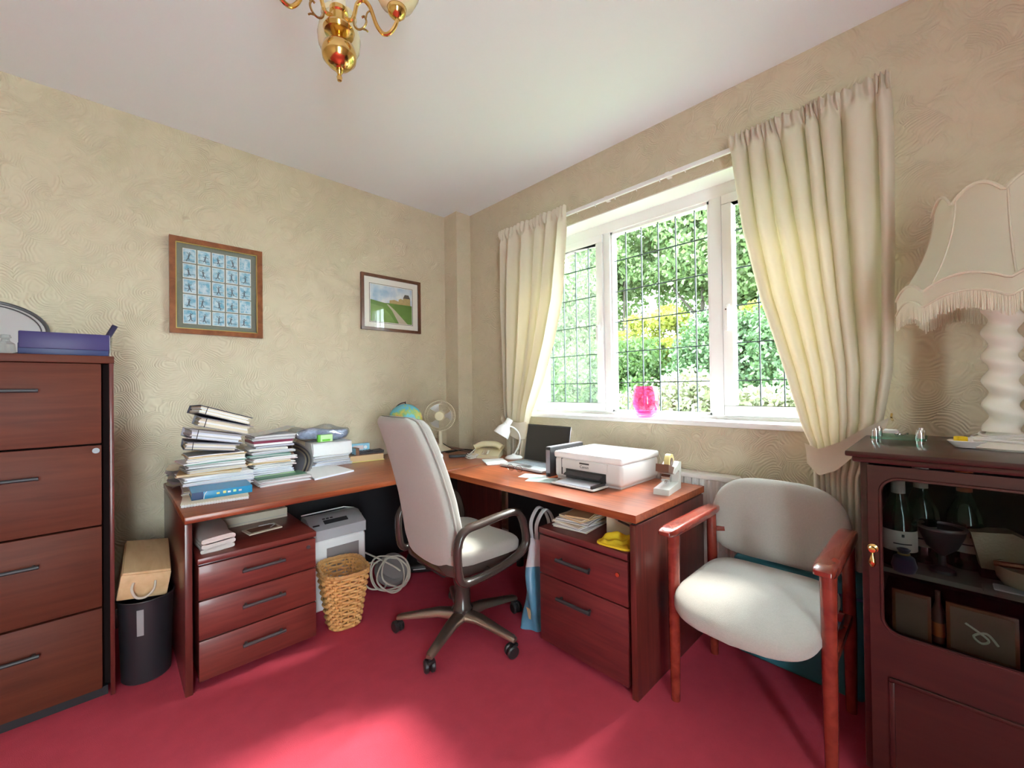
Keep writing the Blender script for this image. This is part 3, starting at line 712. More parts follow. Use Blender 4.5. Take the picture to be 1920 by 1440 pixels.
# ------------------------------------------------------------------ pictures
pf = thing('picture_frame', 'wood framed set of twenty-five small cards on the wall', 'picture', (.475, YW, 1.578))
fwid, fh = .464, .557
def frame(t, w_, h_, fw_, mt, depth=.022, slip=None):
    def rail(pts): return B().prism(pts, -depth, 0, 'y')
    x = w_/2
    for nm, pts in (('rail', [(-x, 0), (x, 0), (x-fw_, fw_), (-x+fw_, fw_)]), ('rail', [(-x, h_), (-x+fw_, h_-fw_), (x-fw_, h_-fw_), (x, h_)]),
                    ('stile', [(-x, 0), (-x+fw_, fw_), (-x+fw_, h_-fw_), (-x, h_)]), ('stile', [(x, 0), (x, h_), (x-fw_, h_-fw_), (x-fw_, fw_)])):
        o = rail(pts).obj(nm, mt, t, 0)
    if slip:
        s_ = B(); a = fw_; b_ = fw_+.005
        s_.box(-x+a, x-a, -.017, -.010, a, b_); s_.box(-x+a, x-a, -.017, -.010, h_-b_, h_-a); s_.box(-x+a, -x+b_, -.017, -.010, a, h_-a); s_.box(x-b_, x-a, -.017, -.010, a, h_-a)
        s_.obj('gilt_slip', slip, t, 0)
frame(pf, fwid, fh, .028, 'frame_wood', .026, 'gold_slip')
B().box(-.206, .206, -.008, -.004, .026, .531).obj('mount', 'mat_green', pf)
# card art: pale blue ground with a small pose of dark and pale strokes
mt, nt, b = newmat('card_art')
tc = N(nt, 'ShaderNodeTexCoord'); oi = N(nt, 'ShaderNodeObjectInfo')
adv = N(nt, 'ShaderNodeVectorMath', operation='ADD'); cmb = N(nt, 'ShaderNodeCombineXYZ'); mlr = N(nt, 'ShaderNodeMath', operation='MULTIPLY'); mlr.inputs[1].default_value = 37
nt.links.new(oi.outputs['Random'], mlr.inputs[0]); nt.links.new(mlr.outputs[0], cmb.inputs[0]); nt.links.new(mlr.outputs[0], cmb.inputs[2])
nt.links.new(tc.outputs['Object'], adv.inputs[0]); nt.links.new(cmb.outputs[0], adv.inputs[1])
nz = N(nt, 'ShaderNodeTexNoise'); nz.inputs['Scale'].default_value = 38; nz.inputs['Detail'].default_value = 2; nt.links.new(adv.outputs[0], nz.inputs['Vector'])
rp_ = N(nt, 'ShaderNodeValToRGB'); e = rp_.color_ramp.elements; e[0].position = .35; e[0].color = (.16, .42, .58, 1); e[1].position = .68; e[1].color = (.62, .74, .78, 1)
nt.links.new(nz.outputs['Fac'], rp_.inputs[0]); nt.links.new(rp_.outputs[0], b.inputs['Base Color']); b.inputs['Roughness'].default_value = .7
q = random.Random(5)
csx, csz = .0630, .0825
for i in range(5):
    for j in range(5):
        cx = (i-2)*.0695; cz = fh/2+(j-2)*.0890
        card = B().box(-csx/2, csx/2, -.001, .001, -csz/2, csz/2).obj('card', 'mat_white', pf, 0); card.location = (cx, -.0095, cz)
        art = B().box(-csx/2+.003, csx/2-.003, -.0004, .0004, -csz/2+.003, csz/2-.003).obj('print', 'card_art', card, 0); art.location = (0, -.0013, 0)
        fg = B(); hx = q.uniform(-.008, .008); hz_ = q.uniform(.004, .012)
        def st_(p0, p1, r_): fg.cyl((p0[0], -.0018, p0[1]), (p1[0], -.0018, p1[1]), r_, n=5)
        hip = (hx+q.uniform(-.005, .005), hz_-.02); st_((hx, hz_), hip, .0036)
        for s_ in (-1, 1):
            st_(hip, (hip[0]+s_*q.uniform(.003, .011), -.030+q.uniform(-.004, .006)), .0022)
            st_((hx, hz_-.002), (hx+s_*q.uniform(.006, .015), hz_+q.uniform(-.014, .012)), .0016)
        fg.cyl((hx+.001, -.0026, hz_+.006), (hx+.001, -.0012, hz_+.006), .0034, n=8)
        st_((-.024, -.026+q.uniform(-.004, .012)), (.024, -.026+q.uniform(-.004, .012)), .0014)
        fg.map(lambda x, y, z: (x, max(-.0024, min(-.0014, y)), z)).obj('figure', q.choice(['figure_dark', 'figure_dark', 'figure_pale']), card)
B().box(-.203, .203, -.0180, -.0165, .029, .528).obj('glazing', 'picture_glass', pf, 0)

pl_ = thing('picture_frame', 'dark framed landscape print of a building above a green course', 'picture', (1.6215, YW, 1.699))
w2, h2 = .513, .433
frame(pl_, w2, h2, .022, 'frame_dark', .022)
B().box(-.24, .24, -.006, -.003, .018, .415).obj('mount', 'mat_white', pl_)
bw = B(); a, c0, c1 = .188, .062, .365
for p in ((-a, a, c0, c0+.003), (-a, a, c1-.003, c1), (-a, -a+.003, c0, c1), (a-.003, a, c0, c1)): bw.box(p[0], p[1], -.0072, -.006, p[2], p[3])
bw.obj('border_line', 'ink', pl_, 0)
mt, nt, b = newmat('print_sky'); tc = N(nt, 'ShaderNodeTexCoord'); nz = N(nt, 'ShaderNodeTexNoise'); nz.inputs['Scale'].default_value = 9; nz.inputs['Detail'].default_value = 5
nt.links.new(tc.outputs['Object'], nz.inputs['Vector']); r1 = N(nt, 'ShaderNodeValToRGB'); e = r1.color_ramp.elements; e[0].position = .4; e[0].color = (.34, .50, .66, 1); e[1].position = .62; e[1].color = (.72, .76, .78, 1)
nt.links.new(nz.outputs['Fac'], r1.inputs[0]); nt.links.new(r1.outputs[0], b.inputs['Base Color'])
mat('print_green', (.13, .26, .05), .8, var=.3, vscale=22); mat('print_green2', (.20, .34, .09), .8, var=.3, vscale=22); mat('print_path', (.50, .46, .36), .8); mat('print_stone', (.46, .36, .16), .8, var=.3, vscale=60); mat('print_roof', (.10, .09, .09), .8)
sky = B().box(-.18, .18, -.0068, -.006, .07, .357).obj('print', 'print_sky', pl_, 0)
B().prism([(-.18, .07), (.18, .07), (.18, .225), (.05, .232), (-.06, .222), (-.18, .238)], -.0074, -.0068, 'y').obj('field', 'print_green', sky, 0)
B().prism([(-.18, .07), (.03, .07), (-.01, .13), (-.08, .19), (-.18, .205)], -.0078, -.0074, 'y').obj('fairway', 'print_green2', sky, 0)
B().prism([(.06, .07), (.14, .07), (.03, .17), (-.03, .215), (-.045, .215), (.0, .17)], -.0080, -.0074, 'y').obj('path', 'print_path', sky, 0)
for x0, x1, z1 in ((-.02, .06, .258), (.06, .10, .275), (.10, .165, .292)):
    B().prism([(x0, .225), (x1, .225), (x1, z1-.01), ((x0+x1)/2, z1), (x0, z1-.01)], -.0078, -.0074, 'y').obj('building', 'print_stone', sky, 0)
B().prism([(.10, .28), (.165, .28), (.15, .31), (.115, .31)], -.0080, -.0076, 'y').obj('roof', 'print_roof', sky, 0)
B().box(-.235, .235, -.0165, -.0150, .021, .412).obj('glazing', 'picture_glass', pl_, 0)

# ------------------------------------------------------------------ ceiling light
ch = thing('chandelier', 'brass three arm ceiling light with cream glass shades', 'ceiling light', (.49, 1.22, 2.15))
Z = lambda z: z-2.15
B().lathe([(0, 0), (.006, .002), (.008, .012), (.005, .020), (.010, .028), (.009, .036), (.014, .040)], 20).obj('finial', 'brass', ch)
B().lathe([(.012, .038), (.030, .046), (.046, .064), (.049, .082), (.044, .100), (.028, .114), (.014, .120), (.014, .128)], 32).obj('bowl', 'brass', ch)
B().lathe([(.014, .128), (.040, .140), (.044, .150), (.040, .158), (.024, .166), (.022, .196), (.026, .200), (.026, .212)], 32).obj('hub', 'brass', ch)
B().lathe([(.019, .212), (.0185, .56), (.06, .575), (.065, .61), (0, .61)], 24).obj('stem', 'fan_cream', ch)
for i, a in enumerate((-52, 188, 68)):
    a = math.radians(a); ca, sa = math.cos(a), math.sin(a)
    def R3(r_, z): return (r_*ca, r_*sa, z)
    arm = empty('arm', ch)
    pth = smooth_path([R3(.022, .180), R3(.042, .178), R3(.050, .196), R3(.058, .222), R3(.078, .230), R3(.098, .206), R3(.118, .150), R3(.140, .122), R3(.162, .126), R3(.178, .150), R3(.18, .172)], 5)
    B().tube(pth, .0058, 10).obj('tube', 'brass', arm)
    sc = B(); sc.tube(smooth_path([R3(.046, .186), R3(.048, .160), R3(.062, .146), R3(.078, .150), R3(.086, .166), R3(.080, .182), R3(.072, .180)], 4), .0030, 7)
    sc.tube(smooth_path([R3(.074, .146), R3(.084, .142), R3(.090, .136)], 4), .0026, 6); sc.tube(smooth_path([R3(.084, .172), R3(.088, .190), R3(.096, .196)], 4), .0024, 6)
    sc.obj('scroll', 'brass_dark', arm)
    cx, cy = .18*ca, .18*sa
    B().lathe([(0, .160), (.012, .163), (.024, .175), (.028, .190), (.026, .196)], 24, (cx, cy, 0)).obj('cup', 'brass', arm)
    B().lathe([(.022, .186), (.048, .206), (.064, .238), (.068, .270), (.060, .312), (.052, .330), (.056, .344), (.053, .344), (.049, .330), (.057, .312), (.065, .270), (.061, .238), (.046, .208), (.02, .19)], 32, (cx, cy, 0), False).obj('shade', 'opal', arm)

# ------------------------------------------------------------------ office chair
oc = thing('office_chair', 'grey fabric high back swivel office chair on five castors', 'office chair', (1.285, 1.712, 0), math.radians(-3))
for i in range(5):
    a = math.radians(207+3+72*i); ca, sa = math.cos(a), math.sin(a)
    lg = B()
    secs = [(.03, .100, .036, .034), (.12, .106, .028, .028), (.22, .094, .023, .022), (.315, .082, .020, .016), (.335, .076, .014, .012)]
    vs = []; fs = []
    for r_, z, wv, hv in secs:
        for dx, dz in ((-1, -1), (1, -1), (1, .3), (.55, 1), (-.55, 1), (-1, .3)):
            vs.append((r_*ca-dx*wv*sa, r_*sa+dx*wv*ca, z+dz*hv*.6))
    n = 6
    for k in range(len(secs)-1):
        for j in range(n): fs.append((k*n+j, k*n+(j+1) % n, (k+1)*n+(j+1) % n, (k+1)*n+j))
    fs += [tuple(range(n)), tuple(range((len(secs)-1)*n, len(secs)*n))]
    lo = lg.add(vs, fs).obj('leg', 'bronze_metal', oc, 50)
    cx, cy = .325*ca, .325*sa; ra = a+math.radians(40+25*i); dx, dy = math.cos(ra), math.sin(ra)
    cs_ = B().cyl((cx, cy, .05), (cx, cy, .085), .008, n=10)
    for s_ in (-1, 1):
        p = Vector((cx-.012*dx, cy-.012*dy, .0285)); nv = Vector((-dy, dx, 0))
        cs_.lathe([(0, -.011), (.022, -.011), (.0285, -.006), (.0285, .006), (.022, .011), (0, .011)], 20)
        M = Matrix.Translation(p+nv*s_*.014) @ Vector((0, 0, 1)).rotation_difference(nv).to_matrix().to_4x4()
        kk = 6*20; cs_.v[-kk:] = [tuple(M @ Vector(v)) for v in cs_.v[-kk:]]
    cs_.box(cx-.016, cx+.016, cy-.016, cy+.016, .045, .060, .005)
    cs_.obj('caster', 'black_plastic', lo)
B().lathe([(.0, .075), (.05, .085), (.055, .13), (.042, .15), (.040, .24), (.052, .30), (.075, .36), (0, .37)], 28).obj('column', 'bronze_plastic', oc)
B().box(-.17, .20, -.13, .13, .352, .376, .01).obj('mechanism', 'black_plastic', oc)
sh = B().pillow((.03, 0, .405), (.222, .245, .042), .34, 40, 14).map(lambda x, y, z: (x, y, z+.10*max(0, -x-.06)**1.3-.06*max(0, x-.15)))
sh.obj('seat_shell', 'bronze_plastic', oc, 60)
B().pillow((.03, 0, .452), (.222, .250, .058), .36, 44, 18, .6).map(lambda x, y, z: (x, y, z-.10*max(0, x-.12)**1.1+.10*max(0, -x-.06)**1.2-.012*math.exp(-(y/.12)**2))).obj('seat', 'chair_fabric', oc, 60)
# backrest: outer shell and front cushion with a seam between them
ZT = [(0.385, -0.117, 0.145), (0.43, -0.142, 0.19), (0.5, -0.16, 0.212), (0.6, -0.174, 0.218), (0.72, -0.197, 0.214), (0.85, -0.232, 0.204), (0.97, -0.27, 0.192), (1.05, -0.3, 0.18), (1.095, -0.318, 0.168), (1.112, -0.326, 0.14)]
def bprof(z):
    for (z0, x0, h0), (z1, x1, h1) in zip(ZT, ZT[1:]):
        if z <= z1+1e-9:
            t = (z-z0)/(z1-z0); return x0+(x1-x0)*t, h0+(h1-h0)*t
    return ZT[-1][1:]
def slab(dx, th, ws, z0, z1, edge, curve):
    def fn(u, v):
        v2 = .5-.5*math.cos(PI*v); z = z0+(z1-z0)*v2; xc, hw = bprof(z); a = 2*PI*u
        ev = min(1, (min(v2, 1-v2)/.045+.0001))**.5
        cy = math.copysign(abs(math.cos(a))**.42, math.cos(a)); cx = math.copysign(abs(math.sin(a))**edge, math.sin(a))
        y = hw*ws*cy
        return (xc+dx+th*cx*(.25+.75*ev)+curve*(y/.23)**2, y*(.90+.10*ev), z)
    return fn
B().grid(slab(-.030, .036, 1.0, .385, 1.112, .55, .030), 64, 44, True).obj('backrest_shell', 'chair_fabric', oc, 70)
B().grid(slab(.026, .034, .975, .40, 1.102, .6, .022), 64, 44, True).obj('backrest_cushion', 'chair_fabric', oc, 70)
sb_ = slab(-.002, 0, 1.0, .39, 1.108, .55, .027)
rim = [sb_(0, v) for v in np.linspace(.02, .98, 36)]+[sb_(.5, v) for v in np.linspace(.98, .02, 36)]
B().tube(rim, .005, 6).obj('piping', 'chair_fabric', oc)
for s_ in (-1, 1):
    y = s_*.285
    loop = smooth_path([(-.185, y, .44), (-.188, y, .55), (-.150, y, .608), (-.06, y, .622), (.07, y, .634), (.150, y, .632), (.190, y, .595), (.215, y, .510), (.210, y, .455), (.150, y, .415), (.02, y, .388), (-.10, y, .378), (-.165, y, .386)], 6, True)
    B().tube(loop, .018, 12, True, sx=1.35).obj('armrest', 'bronze_plastic', oc, 60)
    B().cyl((0, s_*.20, .385), (0, s_*.285, .380), .016).obj('arm_bracket', 'bronze_plastic', oc)

for o_ in oc.children:
    if o_.name.split('.')[0] not in ('leg', 'column'): o_.location.y = .036

# ------------------------------------------------------------------ armchair
ac = thing('armchair', 'grey upholstered armchair with glossy red wooden arms and legs', 'armchair', (1.80, .50, 0), PI)
# local x forward (towards the camera side), world x = 1.80 - x, world y = .50 - y
for s_ in (-1, 1):
    y = s_*.247
    fl = B(); secs = [(.20, 0, .017), (.20, .25, .021), (.198, .50, .022), (.196, .66, .024)]
    fl.tube([(a_, y, z) for a_, z, _ in secs], [r_ for _, _, r_ in secs], 16).obj('front_leg', 'armchair_wood', ac)
    B().tube([(-.205, y, 0), (-.20, y, .30), (-.195, y, .66)], [.017, .022, .020], 16).obj('rear_leg', 'armchair_wood', ac)
    arm = B().pillow((.02, y, .668), (.262, .033, .020), .30, 40, 12, .55).map(lambda x, yy, z: (x, y+(yy-y)*(1.0 if x > -.1 else 1+.5*(x+.1)), z+.012*(x-.0)*(x > 0)))
    arm.obj('armrest', 'armchair_wood', ac, 60)
    B().cyl((.19, y, .42), (.19, y-s_*.03, .42), .008).obj('seat_bolt', 'chrome', ac)
    B().box(-.19, .19, y-.012, y+.012, .345, .375, .004).obj('side_rail', 'armchair_wood', ac)
B().box(-.205, -.180, -.247, .247, .335, .372, .004).obj('rear_rail', 'armchair_wood', ac)
B().pillow((.045, 0, .436), (.258, .236, .046), .36, 56, 18, .62).map(lambda x, y, z: (x+.035*(1-(y/.23)**2)*(1 if x > 0 else 0), y, z-.55*max(0, x-.16)**1.6-.05*(1-(y/.23)**2)*max(0, x)+.25*max(0, -x-.12)**1.5)).obj('seat', 'seat_fabric', ac, 60)
def bk(x, y, z):
    k = 1-.35*max(0, (z-.70)/.12)**2*(1 if z > .70 else 0)
    return (x-.06*(1-(y/.27)**2)*1.0+.02, y, z)
def bkf(u, v):
    a = 2*PI*u; t = -PI/2+PI*v
    cy, cz = math.cos(a), math.sin(a)
    e = .52 if cz < 0 else .85
    sy = math.copysign(abs(cy)**.55, cy); sz = math.copysign(abs(cz)**e, cz)
    r_ = math.cos(t)**.45; xx = math.sin(t)
    y = .258*sy*r_; z = .632+(.185 if cz > 0 else .165)*sz*r_
    return (-.235+.042*xx-.050*(1-(y/.27)**2)-.10*(z-.63), y, z)
B().grid(bkf, 56, 20, True).obj('backrest', 'seat_fabric', ac, 60)
for s_ in (-1, 1): B().tube([(-.19, s_*.247, .56), (-.215, s_*.235, .575), (-.225, s_*.20, .58)], .012, 10).obj('back_bracket', 'armchair_wood', ac)

# ------------------------------------------------------------------ display cabinet on the right
dc = thing('display_cabinet', 'dark mahogany glass fronted drinks cabinet at the right edge', 'cabinet', (1.95, -.36, 0))
ax, ay = 1.95, -.36
def cb(name, x0, x1, y0, y1, z0, z1, mt='dark_cabinet', bev=.003, parent=dc): return B().box(x0-ax, x1-ax, y0-ay, y1-ay, z0, z1, bev).obj(name, mt, parent)
tp = B().box(1.625-ax, 2.265-ax, -.93-ay, .210-ay, 1.016, 1.033, .005); tp.box(1.640-ax, 2.265-ax, -.92-ay, .195-ay, .998, 1.017, .006)
tp.obj('top_board', 'dark_cabinet', dc)
cb('side_panel', 1.668, 2.255, .158, .178, .06, 1.0); cb('side_panel', 1.668, 2.255, -.90, -.88, .06, 1.0)
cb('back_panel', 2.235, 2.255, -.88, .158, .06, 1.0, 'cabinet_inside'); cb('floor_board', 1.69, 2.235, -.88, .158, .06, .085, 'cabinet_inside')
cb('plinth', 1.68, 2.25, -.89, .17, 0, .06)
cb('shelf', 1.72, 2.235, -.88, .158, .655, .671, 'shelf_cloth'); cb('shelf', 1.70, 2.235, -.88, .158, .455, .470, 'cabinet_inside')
# door with a rounded glass opening: the frame is a plate with a hole
def rr(y0, y1, z0, z1, r_, n=8):
    pts = []
    for cy, cz, a0 in ((y1-r_, z1-r_, 0), (y0+r_, z1-r_, 90), (y0+r_, z0+r_, 180), (y1-r_, z0+r_, 270)):
        for k in range(n+1):
            a = math.radians(a0+90*k/n); pts.append((cy+r_*math.cos(a), cz+r_*math.sin(a)))
    return pts
def holed(outer, inner, x0, x1):
    b_ = B(); n = len(inner)
    ov = []
    oy0, oy1, oz0, oz1 = outer; cy = (oy0+oy1)/2; cz = (oz0+oz1)/2
    m_ = n//4
    # outer ring has the same count: corner points repeated along straight sides
    for k, (y, z) in enumerate(inner):
        q_ = k//m_; j = k % m_
        c = [(oy1, oz1), (oy0, oz1), (oy0, oz0), (oy1, oz0)][q_]
        ov.append(c)
    vs = [(x0, *p) for p in inner]+[(x0, *p) for p in ov]+[(x1, *p) for p in inner]+[(x1, *p) for p in ov]
    fs = []
    for k in range(n):
        k2 = (k+1) % n
        fs += [(k, k2, n+k2, n+k), (2*n+k, 3*n+k, 3*n+k2, 2*n+k2), (k, 2*n+k, 2*n+k2, k2), (n+k, n+k2, 3*n+k2, 3*n+k)]
    return b_.add(vs, fs)
iy0, iy1, iz0, iz1 = -.80, .131, .500, .958
inner = rr(iy0-ay, iy1-ay, iz0, iz1, .045)
door = holed((-.875-ay, .160-ay, .075, .992), inner, 1.650-ax, 1.668-ax).obj('door', 'dark_cabinet', dc, 40)
B().tube([(1.649-ax, y, z) for y, z in inner], .0045, 6, True).obj('glazing_bead', 'dark_cabinet', door)
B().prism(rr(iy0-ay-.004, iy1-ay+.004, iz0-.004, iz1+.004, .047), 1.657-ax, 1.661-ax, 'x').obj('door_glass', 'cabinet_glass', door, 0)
fp = B()
for a in ((-.79, .12, .36, .372), (-.79, .12, .10, .112), (.108, .12, .112, .36), (-.79, -.778, .112, .36)): fp.box(1.643-ax, 1.652-ax, a[0]-ay, a[1]-ay, a[2], a[3], .003)
fp.obj('panel_moulding', 'dark_cabinet', door)
kb = B().lathe([(0, 0), (.011, .001), (.013, .004), (.006, .008), (.006, .014), (.010, .018), (.008, .024), (0, .026)], 16).xf(Matrix.Translation((1.650-ax, .150-ay, .742)) @ Matrix.Rotation(math.radians(-90), 4, 'Y'))
ko = kb.obj('handle', 'brass', door)
B().lathe([(0, -.050), (.005, -.046), (.009, -.036), (.007, -.024), (.003, -.012), (.002, -.002), (0, 0)], 14, (1.634-ax, .150-ay, .738)).obj('drop', 'brass', door)
# contents
def bottle(x, y, z, s, label, body='bottle_green', foil='foil_cream', lab='label_cream', rz=0):
    t = thing('wine_bottle', label, 'bottle', (x, y, z), rz)
    B().lathe([(0, .012*s), (.030*s, 0), (.042*s, .004*s), (.043*s, .14*s), (.040*s, .165*s), (.026*s, .205*s), (.0165*s, .235*s), (.015*s, .285*s), (.0185*s, .288*s), (.0185*s, .298*s), (0, .30*s)], 28).obj('glass_body', body, t)
    B().lathe([(.0175*s, .222*s), (.0172*s, .285*s), (.0195*s, .290*s), (.0195*s, .301*s), (0, .304*s)], 24).obj('foil', foil, t)
    def lf(u, v):
        a = math.radians(120)+math.radians(150)*u; return (.0436*s*math.cos(a), .0436*s*math.sin(a), s*(.055+.065*v))
    B().grid(lf, 14, 3).obj('label_paper', lab, t)
    tx = B()
    def strip(zc, hw, a0, a1):
        def f2(u, v):
            a = math.radians(a0+(a1-a0)*u); return (.0440*s*math.cos(a), .0440*s*math.sin(a), s*(zc+hw*(v-.5)))
        return f2
    tx.grid(strip(.080, .004, 165, 225), 10, 2); tx.grid(strip(.106, .009, 191, 200), 3, 2)
    tx.obj('label_print', 'ink', t)
    return t
bottle(1.765, .098, .671, .97, 'champagne bottle with cream neck foil and label behind the cabinet glass', rz=math.radians(0))
bottle(1.86, .050, .671, 1.0, 'second dark bottle standing behind the champagne bottle', foil='foil_cream')
bottle(1.88, -.045, .671, 1.0, 'dark bottle with orange neck foil in the cabinet', foil='orange_foil')
vb = thing('velvet_pouch', 'small navy velvet pouch with gold tie before the champagne bottle', 'pouch', (1.708, .085, .671))
B().lathe([(0, 0), (.024, .003), (.030, .02), (.024, .045), (.010, .055), (.016, .068), (.012, .070), (0, .058)], 18).obj('pouch', 'velvet_navy', vb); B().tube([(.012*math.cos(a), .012*math.sin(a), .055) for a in np.linspace(0, 2*PI, 16, endpoint=False)], .003, 6, True).obj('cord_tie', 'gold_foil', vb)
bw_ = thing('silver_bowl', 'dark pedestal bowl with bright patterned rim in the cabinet', 'bowl', (1.79, .005, .671))
B().lathe([(0, 0), (.03, 0), (.028, .008), (.008, .02), (.008, .05), (.034, .075), (.050, .115), (.052, .135), (.048, .135), (.045, .115), (.03, .082), (0, .072)], 32).obj('bowl', 'black_satin', bw_)
B().tube([(.051*math.cos(a), .051*math.sin(a), .133) for a in np.linspace(0, 2*PI, 32, endpoint=False)], .005, 8, True).obj('rim', 'steel', bw_)
tb = thing('wedge_carton', 'beige folded carton leaning behind the dark bowl', 'carton', (1.84, -.13, .671), math.radians(6))
B().prism([(-.08, .10), (-.05, .03), (.06, .03), (.08, .13), (.0, .14)], -.03, .03, 'x').obj('carton', 'basket_beige', tb); B().box(-.02, .02, -.05, .06, 0, .03).obj('stand', 'cabinet_inside', tb)
bk_ = thing('bread_basket', 'pale oval basket with copper handle in the cabinet', 'basket', (1.765, -.175, .671))
B().lathe([(0, .002), (.050, .002), (.066, .03), (.072, .065), (.067, .065), (.060, .03), (0, .010)], 32, sy=1.15).obj('basket', 'basket_beige', bk_)
B().tube(smooth_path([(-.01, -.09, .068), (-.03, -.04, .074), (-.035, .02, .076), (-.02, .08, .068)], 5), .008, 8).obj('copper_rod', 'copper', bk_)
B().tube([(-.045+.012*math.sin(a), -.01+.020*math.cos(a), .135+.012*math.sin(a)) for a in np.linspace(0, 2*PI, 20, endpoint=False)], .004, 6, True).obj('ring', 'steel', bk_); B().cyl((-.045, -.01, .07), (-.045, -.01, .124), .003).obj('ring_post', 'steel', bk_)
for y0_, y1_, lab, g in ((.03, .115, 'plain brown card standing low at the left of the cabinet', 0), (-.135, .000, 'brown framed card with scroll motif standing on the low shelf', 1)):
    t = thing('framed_card', lab, 'card', (1.73, (y0_+y1_)/2, .470)); hw = (y1_-y0_)/2
    B().box(0, .010, -hw, hw, 0, .135, .002).obj('frame', 'frame_wood', t); B().box(-.0015, .001, -hw+.008, hw-.008, .008, .127).obj('face', 'card_face', t)
    if g: B().tube(smooth_path([(-.003, -.03, .05), (-.003, -.01, .075), (-.003, .015, .06), (-.003, .0, .045), (-.003, -.012, .06), (-.003, .03, .09)], 5), .003, 6).obj('scroll', 'paper_cream', t)
lq = thing('liqueur_bottle', 'thin amber bottle with orange label between the framed cards', 'bottle', (1.76, .016, .470))
B().lathe([(0, 0), (.014, 0), (.014, .09), (.006, .12), (.006, .15), (0, .15)], 16).obj('flask', 'brown_plastic', lq); B().lathe([(.0146, .02), (.0146, .06)], 16, cap=False).obj('label_paper', 'orange_foil', lq)
nap = thing('folded_runner', 'grey folded table runner lying along the middle shelf', 'cloth', (1.72, -.16, .671))
B().box(-.03, .015, -.11, .09, 0, .012, .005).obj('fold', 'shelf_cloth', nap); B().box(-.032, .013, -.10, .07, .012, .018, .003).obj('upper_fold', 'paper_grey', nap)

# things on the display cabinet
lm = thing('table_lamp', 'cream bobbin turned table lamp with fringed scalloped shade', 'table lamp', (1.985, -.135, 1.033))
B().lathe([(0, 0), (.105, 0), (.110, .006), (.104, .016), (.070, .028), (.040, .040), (.036, .052)], 40).obj('base', 'lamp_white', lm)
pr_ = []
for i in range(121):
    t = i/120; z = .050+.43*t; pr_.append((.034+.0125*math.sin(2*PI*(5.0*t)-.6)+.004*(1-t), z))
vs = B()
def colf(u, v):
    z = .050+.43*v; a = 2*PI*u; r_ = .037+.0085*math.sin(2*PI*5.7*v+a*1.0-.6)+.003*(1-v)
    return (r_*math.cos(a), r_*math.sin(a), z)
vs.grid(colf, 28, 90, True).obj('twisted_column', 'lamp_white', lm, 60)
B().cyl((0, 0, .478), (0, 0, .55), .013).obj('lamp_holder', 'brass', lm)
q = random.Random(2)
for k in range(3):
    r_ = .055+.018*k; B().tube(smooth_path([(r_*math.cos(a)*(1+.08*math.sin(3*a+k)), r_*math.sin(a)*(1+.06*math.cos(2*a)), .040-.008*k+.004*math.sin(2*a+k)) for a in np.linspace(0, 2*PI, 14, endpoint=False)], 3, True), .004, 7, True).obj('cable', 'wire_white', lm)
NP = 8
def shade_r(a, v, foot=1.0):
    # v 0 bottom, 1 top; eight panels with scalloped facets
    k = a/(2*PI/NP)+.5; f = abs((k % 1)-.5)*2      # 1 at ribs? 0 at panel centre
    f = abs(((a/(2*PI/NP)) % 1)-.5)*2
    rad = .145+.090*(1-v)**1.9
    fac = 1-.07*(1-f*f)
    return rad*fac, f
def shade_pt(a, v, inset=0):
    r_, f = shade_r(a, v); zb_ = .486+.035*(1-f*f); zt_ = .775+.045*(1-f*f)-.02
    return ((r_-inset)*math.cos(a)*.97, (r_-inset)*math.sin(a), zb_+(zt_-zb_)*v)
for i in range(NP):
    def pf_(u, v, i=i): return shade_pt(2*PI/NP*(i+u)+.052, v)
    B().grid(pf_, 13, 18).obj('shade_panel', 'shade_cloth', lm, 60)
def ring(v, dz, dr, n=160): 
    out = []
    for a in np.linspace(0, 2*PI, n, endpoint=False):
        x, y, z = shade_pt(a+.052, v); L = math.hypot(x, y); out.append((x*(L+dr)/L, y*(L+dr)/L, z+dz))
    return out
def bandf(u, v):
    x, y, z = shade_pt(2*PI*u+.052, 0); L = math.hypot(x, y); return (x*(L+.004)/L, y*(L+.004)/L, z-.050*(1-v)+.002)
B().grid(bandf, 160, 5, True).obj('lower_band', 'shade_cloth', lm, 60)
B().tube(ring(0, .002, .005), .0045, 6, True).obj('braid', 'shade_trim', lm); B().tube(ring(0, -.048, .006), .0035, 6, True).obj('braid', 'shade_trim', lm); B().tube(ring(1, 0, .002), .005, 6, True).obj('braid', 'shade_trim', lm)
for i in range(NP):
    B().tube([shade_pt(2*PI/NP*i+.052, v) for v in np.linspace(0, 1, 14)], .0028, 6).obj('rib', 'shade_trim', lm)
fr = B(); q = random.Random(8)
for k in range(520):
    a = 2*PI*k/520+.052; x, y, z = shade_pt(a, 0); L = math.hypot(x, y); x *= (L+.004)/L; y *= (L+.004)/L
    ln = .052+q.uniform(-.004, .006); sx, sy = q.uniform(-.003, .003), q.uniform(-.003, .003)
    fr.tube([(x, y, z-.048), (x+sx, y+sy, z-.048-ln)], .0016, 4, caps=False)
fo = fr.obj('fringe', 'fringe', lm); fo['kind'] = 'stuff'
gt = thing('glass_tray', 'green glass tray with two chrome posts on the dark cabinet', 'tray', (1.98, .100, 1.033), math.radians(0))
B().box(-.075, .075, -.065, .075, .012, .020, .002).obj('plate', 'green_glass', gt)
for y in (-.050, .062):
    for x in (-.058, .05):
        B().lathe([(0, 0), (.010, 0), (.010, .014), (.0115, .014), (.0115, .040), (.007, .040), (.007, .047), (0, .047)], 18, (x, y, 0)).obj('post', 'chrome', gt)
sil = thing('trinket_pile', 'few silver trinkets lying on the green glass tray', 'jewellery', (1.985, .105, 1.053))
